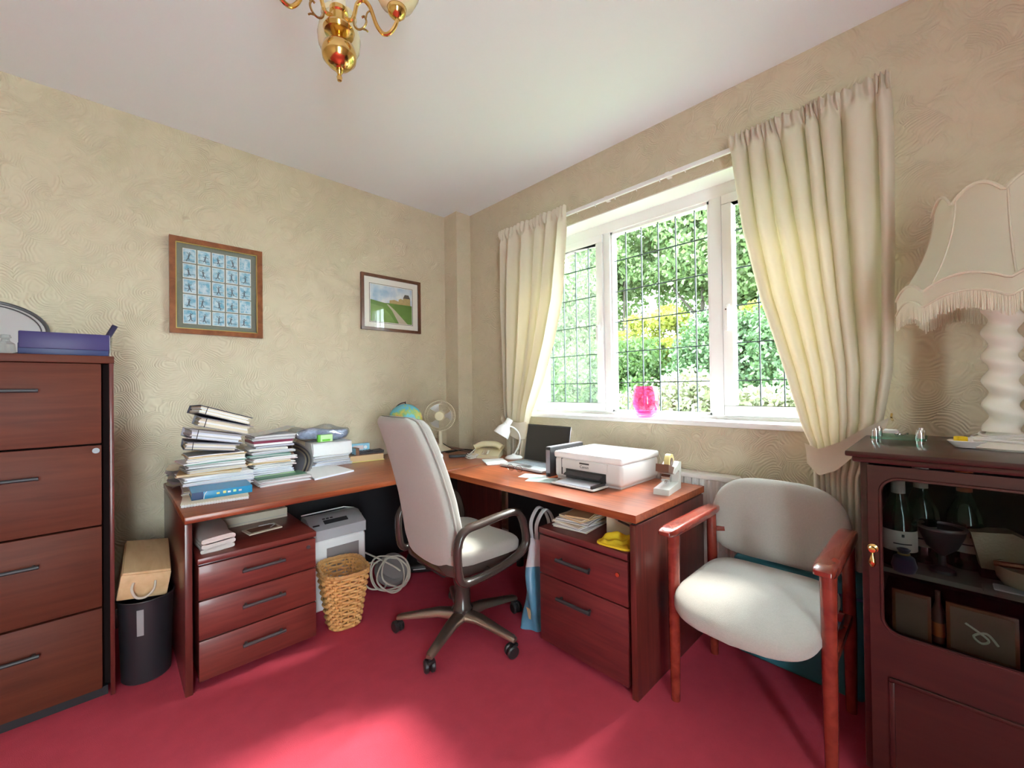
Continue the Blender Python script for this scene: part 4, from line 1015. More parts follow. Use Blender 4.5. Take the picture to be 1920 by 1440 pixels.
for i in range(5):
    a = i*1.3; B().tube(smooth_path([(.018*math.cos(a)+.02*math.cos(2*a), .02*math.sin(a)+.008*i-.02, .004), (.03*math.cos(a), .012*math.sin(a)+.008*i-.02, .008), (.018*math.cos(a+2), .02*math.sin(a+1)+.008*i-.02, .004)], 4), .0028, 6).obj('trinket', 'chrome', sil)
ds = thing('trinket_dish', 'small white dish holding a yellow item beside the lamp foot', 'dish', (1.915, -.055, 1.033), math.radians(30))
B().lathe([(0, .002), (.030, .002), (.048, .022), (.046, .024), (.028, .007), (0, .006)], 24, sx=.75).obj('bowl', 'white_gloss', ds)
B().box(-.012, .010, .005, .030, .010, .036, .003).obj('yellow_clip', 'yellow_duster', ds); B().cyl((0, -.010, .008), (.004, -.012, .030), .006).obj('white_peg', 'white_plastic', ds)

# ------------------------------------------------------------------ window sill candle glass
cg = thing('candle_glass', 'pink glass candle holder standing on the window sill', 'candle holder', (2.362, 1.262, 1.05))
cg.scale = (1.17, 1.17, 1.10)
B().lathe([(0, .004), (.034, 0), (.042, .004), (.058, .03), (.068, .075), (.066, .12), (.052, .170), (.049, .170), (.062, .12), (.063, .075), (.052, .034), (.036, .02), (0, .016)], 36).obj('glass', 'pink_glass', cg)
B().lathe([(0, .018), (.030, .02), (.050, .040), (.048, .046), (0, .044)], 28).obj('inner_swirl', 'pink_glass', cg)

# ------------------------------------------------------------------ desk: printer, laptop, phone, lamp ...
pt = thing('printer', 'white inkjet printer with open paper tray on the window desk', 'printer', (1.945, 1.295, .731))
ax, ay = 1.945, 1.295
B().box(1.785-ax, 2.165-ax, 1.085-ay, 1.510-ay, .010, .152-.028, .020, 4).obj('body', 'printer_grey', pt)
B().box(1.782-ax, 2.168-ax, 1.082-ay, 1.513-ay, .118, .154, .012, 4).obj('scanner_lid', 'printer_top', pt)
B().box(1.80-ax, 2.16-ax, 1.10-ay, 1.50-ay, 0, .012).obj('foot', 'printer_grey', pt)
B().box(1.781-ax, 1.79-ax, 1.165-ay, 1.455-ay, .068, .116, .003).obj('front_flap', 'printer_grey', pt)
B().box(1.779-ax, 1.80-ax, 1.175-ay, 1.425-ay, .020, .066).obj('output_slot', 'black_plastic', pt)
B().box(1.7835-ax, 1.79-ax, 1.452-ay, 1.460-ay, .03, .118).obj('gap', 'black_plastic', pt)
B().prism([(-.035, 0), (.0, .012), (.0, .018), (-.037, .006)], 1.19-ay, 1.41-ay, 'y').xf(Matrix.Translation((1.775-ax, 0, .040))).obj('output_guide', 'black_satin', pt)
B().box(1.655-ax, 1.785-ax, 1.16-ay, 1.43-ay, .004, .012, .003).obj('paper_tray', 'printer_grey', pt)
B().box(1.665-ax, 1.785-ax, 1.19-ay, 1.405-ay, .012, .017).obj('paper_sheets', 'paper_blue', pt)
B().box(1.665-ax, 1.78-ax, 1.175-ay, 1.185-ay, .012, .026).obj('paper_guide', 'black_satin', pt)
B().box(1.779-ax, 1.783-ax, 1.275-ay, 1.335-ay, .100, .108).obj('finger_grip', 'black_satin', pt)
text('logo', 'Canon', .021, 'ink', pt, Matrix.Translation((1.7802-ax, 1.305-ay, .086)) @ Matrix(((0, 0, -1, 0), (-1, 0, 0, 0), (0, 1, 0, 0), (0, 0, 0, 1))))
lp = thing('laptop', 'open silver laptop with dark screen beside the black folder', 'laptop', (1.93, 1.815, .731), math.radians(0))
B().box(-.115, .12, -.185, .185, .003, .018, .004).obj('base', 'silver_plastic', lp)
kb_ = B()
for i in range(5):
    for j in range(13): kb_.box(-.025+i*.021, -.007+i*.021, -.160+j*.025, -.138+j*.025, .018, .0205)
ko = kb_.obj('keyboard', 'keys', lp, 0); ko['kind'] = 'stuff'
B().box(-.10, -.045, -.05, .05, .018, .0186).obj('touchpad', 'steel', lp)
M = Matrix.Translation((.115, 0, .014)) @ Matrix.Rotation(math.radians(12), 4, 'Y')
sc_ = B().box(-.004, .004, -.185, .185, 0, .245, .003).xf(M).obj('screen_lid', 'silver_plastic', lp)
B().box(-.0052, -.0035, -.181, .181, .006, .241).xf(M).obj('screen', 'screen', sc_, 0)
for a in ((-.185, .185, 0, .008), (-.185, .185, .236, .245), (-.185, -.178, 0, .245), (.178, .185, 0, .245)):
    B().box(-.006, -.004, a[0], a[1], a[2], a[3]).xf(M).obj('bezel', 'black_satin', sc_, 0)
bf = thing('box_file', 'black box file standing upright between laptop and printer', 'file', (1.945, 1.562, .731))
B().box(-.155, .155, -.018, .018, 0, .165, .003).obj('case', 'black_satin', bf); B().box(-.1565, -.1545, -.014, .014, .02, .15).obj('spine_label', 'grey_binder', bf); B().box(-.15, .15, -.014, .014, .1655, .168).obj('top_edge', 'grey_binder', bf)
td = thing('tape_dispenser', 'pale grey tape dispenser with yellow tape roll at the desk corner', 'tape dispenser', (1.93, .925, .731), math.radians(8))
# side profile in x-z: open C shape
B().prism([(-.095, 0), (.095, 0), (.105, .13), (.075, .135), (.0, .105), (-.012, .09), (.0, .082), (.060, .095), (.070, .085), (.055, .035), (-.090, .026)], -.036, .036, 'y').obj('stand', 'tape_grey', td)
B().prism([(-.075, .105), (-.005, .085), (.010, .115), (-.070, .140)], -.030, .030, 'y').obj('cutter', 'brown_plastic', td)
ro = B()
def tor(u, v):
    a = 2*PI*u
    P4 = [(.022, -.012), (.040, -.012), (.040, .012), (.022, .012), (.022, -.012)]
    k = v*4; i = min(3, int(k)); f = k-i; r_ = P4[i][0]*(1-f)+P4[i+1][0]*f; y = P4[i][1]*(1-f)+P4[i+1][1]*f
    return (.030+r_*math.cos(a), y, .135+r_*math.sin(a))
ro.grid(tor, 28, 5, True).obj('tape_roll', 'tape_roll', td, 30)
B().cyl((.03, -.014, .135), (.03, .014, .135), .021).obj('core', 'brown_plastic', td)
B().cyl((-.01, -.02, .065), (-.01, .02, .065), .018).obj('roller', 'chrome', td); B().tube([(-.03, 0, .045), (-.01, 0, .055), (.02, 0, .045)], .006, 8).obj('bracket', 'chrome', td)
ph = thing('telephone', 'cream corded telephone near the corner of the desks', 'telephone', (2.00, 2.335, .733), math.radians(35))
B().prism([(-.085, 0), (.085, 0), (.085, .050), (.03, .045), (-.085, .018)], -.10, .10, 'y').obj('base', 'cream_plastic', ph)
B().tube(smooth_path([(-.01, -.105, .060), (.0, -.06, .083), (.0, 0, .088), (.0, .06, .083), (-.01, .105, .060)], 6), [.026]+[.021]*11+[.018]*0+[.021]*12+[.026], 14, sx=1.3).xf(Matrix.Translation((.045, 0, 0))).obj('handset', 'cream_plastic', ph)
kp = B()
for i in range(4):
    for j in range(3): kp.box(-.065+i*.017, -.053+i*.017, -.02+j*.018, -.007+j*.018, .026+i*.005, .034+i*.005)
kp.obj('keypad', 'paper_cream', ph); 
B().tube(smooth_path([(.02, .10, .05), (-.04, .14, .01), (-.10, .13, .006), (-.13, .09, .006), (-.08, .085, .01)], 6), .004, 7).obj('cord', 'wire_white', ph)
dl = thing('desk_lamp', 'small white gooseneck desk lamp beside the left curtain', 'desk lamp', (2.075, 2.135, .733))
B().lathe([(0, 0), (.062, 0), (.064, .008), (.050, .018), (.016, .026), (.008, .034)], 32).obj('base', 'white_gloss', dl)
B().tube(smooth_path([(.0, -.005, .03), (.028, -.03, .10), (.028, -.03, .17), (.01, .0, .215), (-.02, .03, .232)], 6), .0055, 10).obj('gooseneck', 'white_gloss', dl)
H_ = B().lathe([(.0, .090), (.022, .088), (.025, .080), (.025, .045), (.030, .040), (.030, .032), (.048, .010), (.058, -.030), (.060, -.045), (.056, -.045), (.045, .006), (.0, .03)], 32)
dirv = Vector((-.40, .25, -.75)).normalized()
M = Matrix.Translation((-.040, .055, .205)) @ Vector((0, 0, -1)).rotation_difference(dirv).to_matrix().to_4x4()
H_.xf(M).obj('shade', 'white_gloss', dl); B().lathe([(0, -.03), (.018, -.024), (.024, -.005), (.016, .02), (0, .03)], 20).xf(M).obj('bulb', 'opal', dl)
fn_ = thing('desk_fan', 'cream desk fan with wire guard in the corner', 'fan', (1.935, 2.845, .733), math.radians(-132))
B().lathe([(0, 0), (.080, 0), (.085, .010), (.070, .028), (.030, .042), (.022, .06)], 32).obj('base', 'fan_cream', fn_)
B().cyl((0, 0, .05), (0, 0, .16), .016).obj('post', 'fan_cream', fn_)
FC = .285; RF = .122
B().lathe([(0, -.085), (.034, -.08), (.040, -.05), (.038, -.02), (0, -.02)], 24).xf(Matrix.Translation((0, 0, FC)) @ Matrix.Rotation(PI/2, 4, 'Y')).obj('motor', 'fan_cream', fn_)
gd_ = B()
for r_, x, th in ((RF, .022, .0035), (RF*.80, .040, .0022), (RF, .010, .003)): gd_.tube([(x, r_*math.cos(a), FC+r_*math.sin(a)) for a in np.linspace(0, 2*PI, 48, endpoint=False)], th, 6, True)
go = gd_.obj('guard_ring', 'fan_cream', fn_)
sp = B()
for k in range(54):
    a = 2*PI*k/54; c_, s_ = math.cos(a), math.sin(a)
    sp.tube([(.050, .036*c_, FC+.036*s_), (.048, RF*.6*c_, FC+RF*.6*s_), (.036, RF*.88*c_, FC+RF*.88*s_), (.018, RF*c_, FC+RF*s_)], .0009, 4, caps=False)
    sp.tube([(-.030, .040*c_, FC+.040*s_), (-.028, RF*.7*c_, FC+RF*.7*s_), (.010, RF*c_, FC+RF*s_)], .0009, 4, caps=False)
so_ = sp.obj('guard_wires', 'fan_cream', fn_); so_['kind'] = 'stuff'
B().lathe([(0, .010), (.034, .008), (.039, .0), (.039, -.006), (0, -.006)], 28).xf(Matrix.Translation((.050, 0, FC)) @ Matrix.Rotation(PI/2, 4, 'Y')).obj('guard_cap', 'cream_plastic', fn_)
for k in range(3):
    a0 = 2*PI*k/3
    def bl(u, v, a0=a0):
        a = a0+(-.45+.9*u)*(.5+.5*v); r_ = .02+(.100-.02)*v; return (.002+.018*(u-.5), r_*math.cos(a), FC+r_*math.sin(a))
    B().grid(bl, 8, 6).obj('blade', 'silver_plastic', fn_)
gl = thing('globe', 'blue and green desk globe behind the office chair', 'globe', (1.625, 2.855, .733), math.radians(20))
mt, nt, b = newmat('globe_map'); tc = N(nt, 'ShaderNodeTexCoord'); nz = N(nt, 'ShaderNodeTexNoise'); nz.inputs['Scale'].default_value = 11; nz.inputs['Detail'].default_value = 5
nt.links.new(tc.outputs['Object'], nz.inputs['Vector']); r1 = N(nt, 'ShaderNodeValToRGB'); r1.color_ramp.interpolation = 'LINEAR'; e = r1.color_ramp.elements
e[0].position = .0; e[0].color = (.08, .42, .66, 1); e[1].position = .50; e[1].color = (.16, .55, .70, 1)
for p_, c_ in ((.53, (.30, .58, .25, 1)), (.60, (.62, .62, .16, 1)), (.68, (.66, .36, .14, 1))):
    x = r1.color_ramp.elements.new(p_); x.color = c_
nt.links.new(nz.outputs['Fac'], r1.inputs[0]); nt.links.new(r1.outputs[0], b.inputs['Base Color']); b.inputs['Roughness'].default_value = .25
B().lathe([(.128*math.sin(t), -.128*math.cos(t)) for t in np.linspace(0, PI, 28)], 44, (0, 0, .265)).obj('sphere', 'globe_map', gl, 80)
B().lathe([(0, 0), (.075, 0), (.078, .008), (.03, .02), (.012, .04), (.010, .09), (0, .10)], 28).obj('stand', 'globe_stand', gl)
B().tube([(0, .138*math.sin(a), .265-.138*math.cos(a)) for a in np.linspace(0, PI, 24)], .004, 8).obj('meridian', 'globe_stand', gl); B().cyl((0, 0, .393), (0, 0, .412), .005, .002).obj('pin', 'globe_stand', gl)

hs = thing('gadget_stand', 'black clip on gadget stand lying in the desk corner', 'stand', (1.70, 2.56, .733), math.radians(-30))
B().box(-.05, .05, -.012, .012, 0, .010, .003).obj('foot', 'black_plastic', hs)
B().tube(smooth_path([(.0, 0, .01), (.005, 0, .03), (-.005, 0, .05), (-.03, .0, .075)], 5), [.020]*4+[.016]*4+[.014]*4+[.013]*4, 12).obj('clamp', 'black_satin', hs)
B().pillow((-.04, 0, .082), (.040, .018, .012), .6).obj('head', 'black_satin', hs); B().cyl((.035, -.016, .018), (.035, .016, .018), .016).obj('knob', 'steel', hs); B().pillow((-.055, -.02, .012), (.022, .012, .012), .7).obj('toe', 'black_satin', hs)
sg = thing('power_adapter', 'flat black power adapter lying beside the telephone', 'adapter', (1.86, 2.47, .733), math.radians(-32))
B().box(-.09, .09, -.022, .022, 0, .018, .004).obj('brick', 'black_satin', sg); B().box(.06, .085, -.015, .015, .0185, .0195).obj('gold_mark', 'gold_foil', sg)
cb_ = thing('cable_tangle', 'tangle of black cables in the desk corner by the pillar', 'cable', (2.0, 2.66, .733))
q = random.Random(12)
for k in range(3):
    B().tube(smooth_path([(-.20+.1*k, .02*k, .006), (-.10, .09-.03*k, .006), (.0, -.02+.03*k, .02-.004*k), (.09, .06-.05*k, .006), (.11, -.10, .006), (-.04, -.12-.02*k, .006)], 6), .003, 6).obj('strand', 'wire_black', cb_)
B().tube(smooth_path([(-.10, .10, .07), (-.06, .03, .03), (.02, -.02, .006), (.07, -.12, .006)], 6), .0028, 6).obj('fan_lead', 'wire_black', cb_)
wl = thing('white_cable', 'coiled white telephone lead beside the telephone', 'cable', (1.87, 2.37, .733))
for k in range(3): B().tube(smooth_path([(.03*math.cos(a)+.01*k, .05*math.sin(a), .006+.010*k+.004*math.sin(3*a)) for a in np.linspace(0, 2*PI, 9, endpoint=False)], 4, True), .004, 7, True).obj('loop', 'wire_white', wl)
def sheet(name, label, cat, c, w_, d_, rz, z, mt, th=.0015, n=1, group=None, extra=None):
    t = thing(name, label, cat, (c[0], c[1], z), math.radians(rz), group)
    q = random.Random(hash((round(c[0], 3), round(c[1], 3), n)) % 999)
    o = None
    for i in range(n):
        a = B().box(-w_/2, w_/2, -d_/2, d_/2, i*th, (i+1)*th-.0001*(n > 1)).xf(Matrix.Rotation(q.uniform(-.03, .03)*(n > 1), 4, 'Z')).obj('sheet', mt, t, 0)
    return t
sheet('letter', 'loose white letters lying before the telephone', 'paper', (1.885, 2.12), .15, .21, -30, .733, 'paper', .002, 3)
sheet('leaflet', 'pale green leaflet on the window desk by the printer tray', 'leaflet', (1.70, 1.53), .11, .16, 25, .731, 'pale_card', .0015, 1)
sheet('envelope', 'white printed envelope on the window desk under the leaflet edge', 'envelope', (1.735, 1.625), .10, .15, 18, .731, 'paper', .0012, 1)
gs = thing('spectacles', 'thin wire rimmed spectacles lying in front of the laptop', 'spectacles', (1.757, 1.80, .731), math.radians(2))
for y in (-.035, .035):
    rim_ = [(-.004*math.sin(a), y+.026*math.cos(a), .022+.020*math.sin(a)) for a in np.linspace(0, 2*PI, 24, endpoint=False)]
    B().tube(rim_, .0014, 6, True).obj('rim', 'gunmetal', gs); B().prism([(p[1], p[2]) for p in rim_], -.0005, .0005, 'x').obj('lens', 'lens_glass', gs, 0)
    B().tube(smooth_path([(0, y*1.75, .03), (.02, y*1.8, .03), (.10, y*1.7, .012), (.115, y*1.6, .004)], 5), .0012, 6).obj('temple', 'gunmetal', gs)
B().tube(smooth_path([(0, -.010, .028), (0, 0, .033), (0, .010, .028)], 4), .0013, 6).obj('bridge', 'gunmetal', gs)

# ------------------------------------------------------------------ paper stacks on the long desk
ORD = ['lowest', 'second from the bottom', 'third from the bottom', 'fourth from the bottom', 'fifth from the bottom', 'sixth from the bottom', 'seventh from the bottom', 'eighth from the bottom', 'ninth from the bottom', 'tenth from the bottom', 'eleventh from the bottom', 'twelfth from the bottom']
def bundle(t, w_, d_, h, mt, q, tilt=0, cover=None):
    """uneven sheaf: several leaves of slightly different size and turn"""
    k = max(2, min(7, int(h/.0045))); th = h/k
    for i in range(k):
        m_ = mt if not isinstance(mt, (list, tuple)) else mt[i % len(mt)]
        if cover and i in (0, k-1): m_ = cover
        sag = q.uniform(.001, .004)
        ww = w_*q.uniform(.95, 1.0); dd = d_*q.uniform(.95, 1.0); dx, dy = q.uniform(-.006, .006), q.uniform(-.006, .006)
        def fn(u, v, zz): return (-ww/2+ww*u+dx, -dd/2+dd*v+dy, zz-sag*(abs(2*u-1)**2.5)*(1 if i > 0 else .3)+tilt*(-dd/2+dd*v))
        z0, z1 = i*th, (i+1)*th*.985 if i < k-1 else h
        b_ = B().grid(lambda u, v: fn(u, v, z0+.0006), 7, 4).grid(lambda u, v: fn(u, v, z1), 7, 4)
        n0, n1 = 0, 28
        ring0 = [j for j in range(7)]+[7*r_+6 for r_ in range(1, 4)]+[21+j for j in range(5, -1, -1)]+[7*r_ for r_ in range(2, 0, -1)]
        for a_, c_ in zip(ring0, ring0[1:]+ring0[:1]): b_.f.append((a_, c_, c_+28, a_+28))
        b_.xf(Matrix.Rotation(q.uniform(-.05, .05), 4, 'Z')).obj('leaf', m_, t, 25)
def stack(items, cx, cy, z, seed, group, where, hs_=1.0):
    q = random.Random(seed)
    for i, (w_, d_, h, rz, mt, desc, name, cat, dx, dy) in enumerate(items):
        h *= hs_
        lab = f'{desc}, {ORD[i]} in the {where}'
        t = thing(name, lab, cat, (cx+dx, cy+dy, z), math.radians(rz), group)
        bundle(t, w_, d_, h, mt, q)
        z += h+.0008
    return z
Wt, Bl, Cr, Gy, Pk, Mn = 'paper', 'paper_blue', 'paper_cream', 'paper_grey', 'paper_pink', 'manila'
# notebook and blue book at the front left corner
sn_ = thing('spiral_notebook', 'white spiral bound notebook lying under the blue book', 'notebook', (.355, 2.375, .733), math.radians(-8))
B().box(-.125, .125, -.085, .10, .001, .011, .001).obj('pages', 'paper', sn_); B().box(-.127, .127, -.083, .102, .011, .0125).obj('cover', 'paper_cream', sn_)
wire = []
for k in range(24): 
    x = -.118+.0103*k
    B().tube([(x, -.086+.006*math.cos(a), .007+.0065*math.sin(a)) for a in np.linspace(0, 2*PI, 10, endpoint=False)], .0012, 5, True).obj('wire_loop', 'white_plastic', sn_)
bb = thing('blue_book', 'thick glossy blue paperback lying on the spiral notebook', 'book', (.385, 2.435, .7465), math.radians(-3))
B().box(-.115, .115, -.07, .09, 0, .032, .003).obj('pages', 'paper', bb)
B().box(-.118, .118, -.073, .092, .0305, .034).obj('cover', 'blue_book', bb); B().box(-.118, .118, -.073, .092, -.0005, .002).obj('back_cover', 'blue_book', bb)
spn = B().box(-.118, .118, -.0745, -.0705, 0, .034, .001).obj('spine', 'blue_book', bb); B().box(-.118, -.075, -.0752, -.0742, .0005, .0335).obj('spine_end', 'navy_book', spn); B().tube(smooth_path([(-.062, -.0755, .033), (-.070, -.0758, .022), (-.074, -.0758, .001)], 4), .0015, 5).obj('swoosh', 'paper', spn)
for k, (x, mt_) in enumerate(((-.025, 'yellow_print'), (.0, 'yellow_print'), (.018, 'paper'), (.04, 'pale_lime'), (.062, 'paper_pink'))): B().box(x, x+.012, -.0752, -.0742, .014, .022+.003*(k % 2)).obj('spine_print', mt_, spn)
itemsA = [
    (.28, .24, .022, -6, [Cr, Wt], 'cream and white papers', 'paper_bundle', 'papers', 0, 0),
    (.27, .22, .018, 2, [Wt, Bl], 'bluish white papers', 'paper_bundle', 'papers', .01, 0),
    (.30, .23, .024, -3, [Bl, Wt], 'thick white folded papers', 'paper_bundle', 'papers', .01, .01),
    (.30, .21, .020, 4, [Wt, Bl, Wt], 'white document sheaf', 'paper_bundle', 'papers', .0, 0),
    (.27, .22, .014, -8, [Mn, Cr], 'tan card folder with cream pages', 'card_folder', 'folder', -.02, 0),
    (.25, .21, .018, 5, [Cr, Gy], 'cream papers with ragged edges', 'paper_bundle', 'papers', -.01, 0),
    (.25, .20, .020, -2, [Wt, Wt, Gy], 'white office papers', 'paper_bundle', 'papers', .0, .01),
    (.27, .20, .012, 3, ['green_card', Wt], 'grey green card folder', 'card_folder', 'folder', -.015, 0),
    (.245, .21, .020, -4, [Wt, Cr], 'white and cream papers', 'paper_bundle', 'papers', .0, 0),
    (.245, .20, .010, 1, [Mn, Wt], 'thin manila folder', 'card_folder', 'folder', .0, 0)]
zA = stack(itemsA, .395, 2.66, .733, 31, 'papers in the tall left stack', 'tall left paper stack', 1.03)
# leaning binders on top of the left stack
def binder(loc, rot, w_, d_, h, cov, pages, label, seed, elastic=True):
    t = thing('ring_binder', label, 'binder', loc); t.rotation_euler = [math.radians(a) for a in rot]; t['group'] = 'binders leaning on the left stack'
    q = random.Random(seed)
    B().box(-w_/2, w_/2, -d_/2, d_/2, 0, .003).obj('back_cover', cov, t, 0)
    B().box(-w_/2, w_/2, -d_/2, d_/2, h-.003, h).obj('front_cover', cov, t, 0)
    B().box(-w_/2, w_/2, d_/2-.004, d_/2, .003, h-.003).obj('spine', cov, t, 0)
    k = max(2, int(h/.008))
    for i in range(k):
        z0 = .004+(h-.008)*i/k; z1 = .004+(h-.008)*(i+.93)/k
        B().box(-w_/2+.006+q.uniform(0, .01), w_/2-.006-q.uniform(0, .02), -d_/2+.004+q.uniform(0, .006), d_/2-.006, z0, z1).obj('page_block', pages[i % len(pages)], t, 0)
    if elastic: B().tube([(-w_/2+.035, -d_/2-.002, -.001), (-w_/2+.035, -d_/2-.002, h+.001)], .0018, 6).obj('elastic', 'wire_black', t)
    return t
binder((.375, 2.66, zA+.018), (0, 8, -3), .235, .21, .040, 'dark_binder', [Cr, Gy, Wt], 'dark purple ring binder, lowest of the leaning binders', 1)
binder((.385, 2.67, zA+.064), (0, 12, 2), .240, .21, .044, 'plastic_wallet', [Bl, Gy, Wt], 'grey plastic wallet binder, second of the leaning binders', 2)
binder((.425, 2.67, zA+.114), (0, 16, -2), .245, .21, .046, 'grey_binder', [Cr, Cr, Wt], 'grey binder with cream pages, third of the leaning binders', 3)
binder((.415, 2.68, zA+.168), (-2, 19, 4), .245, .22, .042, 'dark_binder', [Cr, Wt], 'dark grey folder on the very top of the left stack', 4)
cp = thing('crumpled_papers', 'ruffled old papers spilling at the wall end of the left stack', 'papers', (.268, 2.88, .733))
q = random.Random(77)
for i in range(8):
    def cf(u, v, i=i):
        return (-.045+.10*u+.01*math.sin(7*v+i), -.11+.22*v, .006+.013*i+.010*math.sin(5*u+i)*math.cos(4*v+2*i)+.004*u)
    B().grid(cf, 8, 10).obj('sheet', ['paper_grey', 'paper_cream', 'paper_pink'][i % 3], cp, 60)
itemsB = [
    (.24, .24, .016, -4, [Wt, Bl], 'bluish white papers', 'paper_bundle', 'papers', 0, 0),
    (.23, .23, .020, 3, [Bl, Wt], 'loose white papers', 'paper_bundle', 'papers', .0, 0),
    (.24, .22, .022, -2, [Wt, Bl], 'white paper sheaf', 'paper_bundle', 'papers', -.01, 0),
    (.22, .22, .020, 6, [Wt, Gy], 'white and grey papers', 'paper_bundle', 'papers', .01, 0),
    (.22, .22, .010, -5, [Mn, Cr], 'thin manila folder', 'card_folder', 'folder', .0, 0),
    (.23, .22, .018, 2, [Pk, Wt], 'pinkish papers', 'paper_bundle', 'papers', .01, 0),
    (.22, .22, .014, -3, ['green_card', Gy], 'dark green card folder', 'card_folder', 'folder', .0, 0),
    (.23, .22, .016, 5, [Bl, Gy], 'blue grey plastic wallets', 'card_folder', 'folder', .0, 0),
    (.20, .20, .012, -6, [Wt, Cr], 'cream edged papers', 'paper_bundle', 'papers', -.01, 0),
    (.20, .19, .012, 2, ['grey_binder', Bl], 'grey document wallet', 'card_folder', 'folder', .02, 0)]
zB = stack(itemsB, .665, 2.77, .733, 47, 'papers in the second stack', 'second paper stack', 1.18)
bg_ = thing('burgundy_folder', 'burgundy hardback folder on top of the second stack', 'folder', (.675, 2.77, zB), math.radians(2))
B().box(-.10, .10, -.09, .10, 0, .012).obj('pages', 'paper', bg_); B().box(-.102, .102, -.094, .10, .012, .026, .002).obj('cover', 'burgundy', bg_)
ow = thing('open_wallet', 'grey document wallet with raised flap topping the second stack', 'folder', (.685, 2.77, zB+.027), math.radians(-2))
bundle(ow, .22, .21, .030, ['plastic_wallet', Wt, Gy], random.Random(3))
B().grid(lambda u, v: (-.11+.22*u, -.10+.20*v, .030+.042*u**1.6*(1-.2*v)), 10, 4).obj('flap', 'plastic_wallet', ow, 60)
cu = thing('curled_folder', 'bowed stack of folders slumping off the second paper stack', 'folder', (.82, 2.80, .733))
for i, mt_ in enumerate(['grey_binder', 'paper_cream', 'dark_binder', 'paper_cream', 'plastic_wallet', 'paper']):
    o_ = .010*i
    pth = smooth_path([(-.07-o_*.2, .155+o_*.5), (.0, .150+o_*.6), (.030+o_*.6, .10+o_*.5), (.030+o_*1.0, .06), (-.005+o_*.8, .004+o_*.02)], 6)
    pth = smooth_path([(p, 0, z) for p, z in [(-.09, .150+o_), (-.02, .148+o_), (.022+o_*.7, .115+o_*.5), (.030+o_, .070), (.006+o_, .003)]], 5)
    B().grid(lambda u, v: (pth[int(u*(len(pth)-1)+.5)][0], -.10+.20*v, pth[int(u*(len(pth)-1)+.5)][2]), len(pth), 4).obj('sheet', mt_, cu, 60)
gm = thing('green_magazine', 'magazine pile with dark green cover before the second stack', 'magazine', (.685, 2.575, .733), math.radians(2))
bundle(gm, .265, .17, .030, [Pk, Wt, Gy], random.Random(9))
B().box(-.125, .125, -.04, .095, .0305, .0335, .001).obj('green_cover', 'green_book', gm); B().box(-.115, .09, .045, .062, .0336, .0342).obj('yellow_title', 'pale_lime', gm)
sp_ = thing('writing_pad', 'plain white writing pad near the desk front edge', 'paper pad', (.955, 2.66, .733), math.radians(0))
B().prism([(-.13, -.205), (.13, -.12), (.115, .165), (-.09, .19)], 0, .008).obj('pages', 'paper_blue', sp_); B().prism([(-.13, -.205), (.13, -.12), (.115, .165), (-.09, .19)], .008, .009).obj('top_sheet', 'paper', sp_)
tn = thing('small_tin', 'small brown patterned tin on the writing pad', 'tin', (.885, 2.80, .7425), math.radians(-4)); B().box(-.035, .035, -.012, .012, 0, .026, .002).obj('tin', 'tin_brown', tn); B().box(-.036, .036, -.013, .013, .019, .028, .001).obj('lid', 'tin_brown', tn)
itemsC = [
    (.28, .17, .018, -3, [Wt, Bl], 'spread white papers', 'paper_bundle', 'papers', 0, 0),
    (.25, .17, .018, 3, [Bl, Wt, Gy], 'bluish white papers', 'paper_bundle', 'papers', .01, .01),
    (.24, .17, .018, -2, [Wt, Gy], 'white paper sheaf', 'paper_bundle', 'papers', .0, .01),
    (.25, .16, .014, 2, [Wt, Bl], 'flat white envelopes', 'paper_bundle', 'papers', .0, .01)]
zC = stack(itemsC, 1.065, 2.915, .733, 59, 'papers in the third stack', 'third paper stack')
wbx = thing('white_box', 'long white paper box open at the front on the third stack', 'box', (1.075, 2.925, zC))
B().box(-.125, .125, .075, .080, 0, .085).obj('back_wall', 'paper', wbx); B().box(-.125, -.121, -.075, .08, 0, .085).obj('side_wall', 'paper', wbx); B().box(.121, .125, -.075, .08, 0, .085).obj('side_wall', 'paper', wbx); B().box(-.125, .125, -.075, .08, 0, .003).obj('bottom', 'paper', wbx)
B().grid(lambda u, v: (-.128+.258*u, -.082+.165*v, .086+.004*math.sin(6*u)+.002*v), 12, 5).obj('top_flap', 'paper', wbx, 60); B().grid(lambda u, v: (-.128+.258*u, -.078+.008*v+.03*(1-u)*v, .003+.081*v), 10, 5).obj('inner_sheet', 'paper', wbx, 60)
jb = thing('plastic_bag_parcel', 'blue printed parcel in crumpled clear plastic on the white box', 'parcel', (1.045, 2.95, zC+.092), math.radians(0))
B().pillow((0, 0, .044), (.165, .055, .034), .55).map(lambda x, y, z: (x, y, z+.014*math.sin(22*x+3)*math.cos(30*y)+.10*abs(min(0, x+.09)))).obj('contents', 'denim_print', jb, 60)
B().pillow((-.02, 0, .046), (.20, .062, .044), .7).map(lambda x, y, z: (x, y, max(0, z+.014*math.sin(30*x+1)+.012*math.cos(40*y)))).obj('wrapping', 'plastic_clear', jb, 40)
gb = thing('green_box', 'small lime green carton in front of the plastic parcel', 'box', (1.03, 2.872, zC+.092), math.radians(-4))
B().box(-.045, .045, -.018, .018, 0, .046, .001).obj('carton', 'lime_box', gb); B().box(-.031, .046, -.0190, -.018, 0, .046).obj('front_panel', 'pale_lime', gb); B().box(-.020, .030, -.0196, -.0188, .004, .017).obj('stripe', 'lime_box', gb)
pbk = thing('thick_paperback', 'thick tan edged book lying beside the third paper stack', 'book', (1.315, 2.90, .733), math.radians(-8))
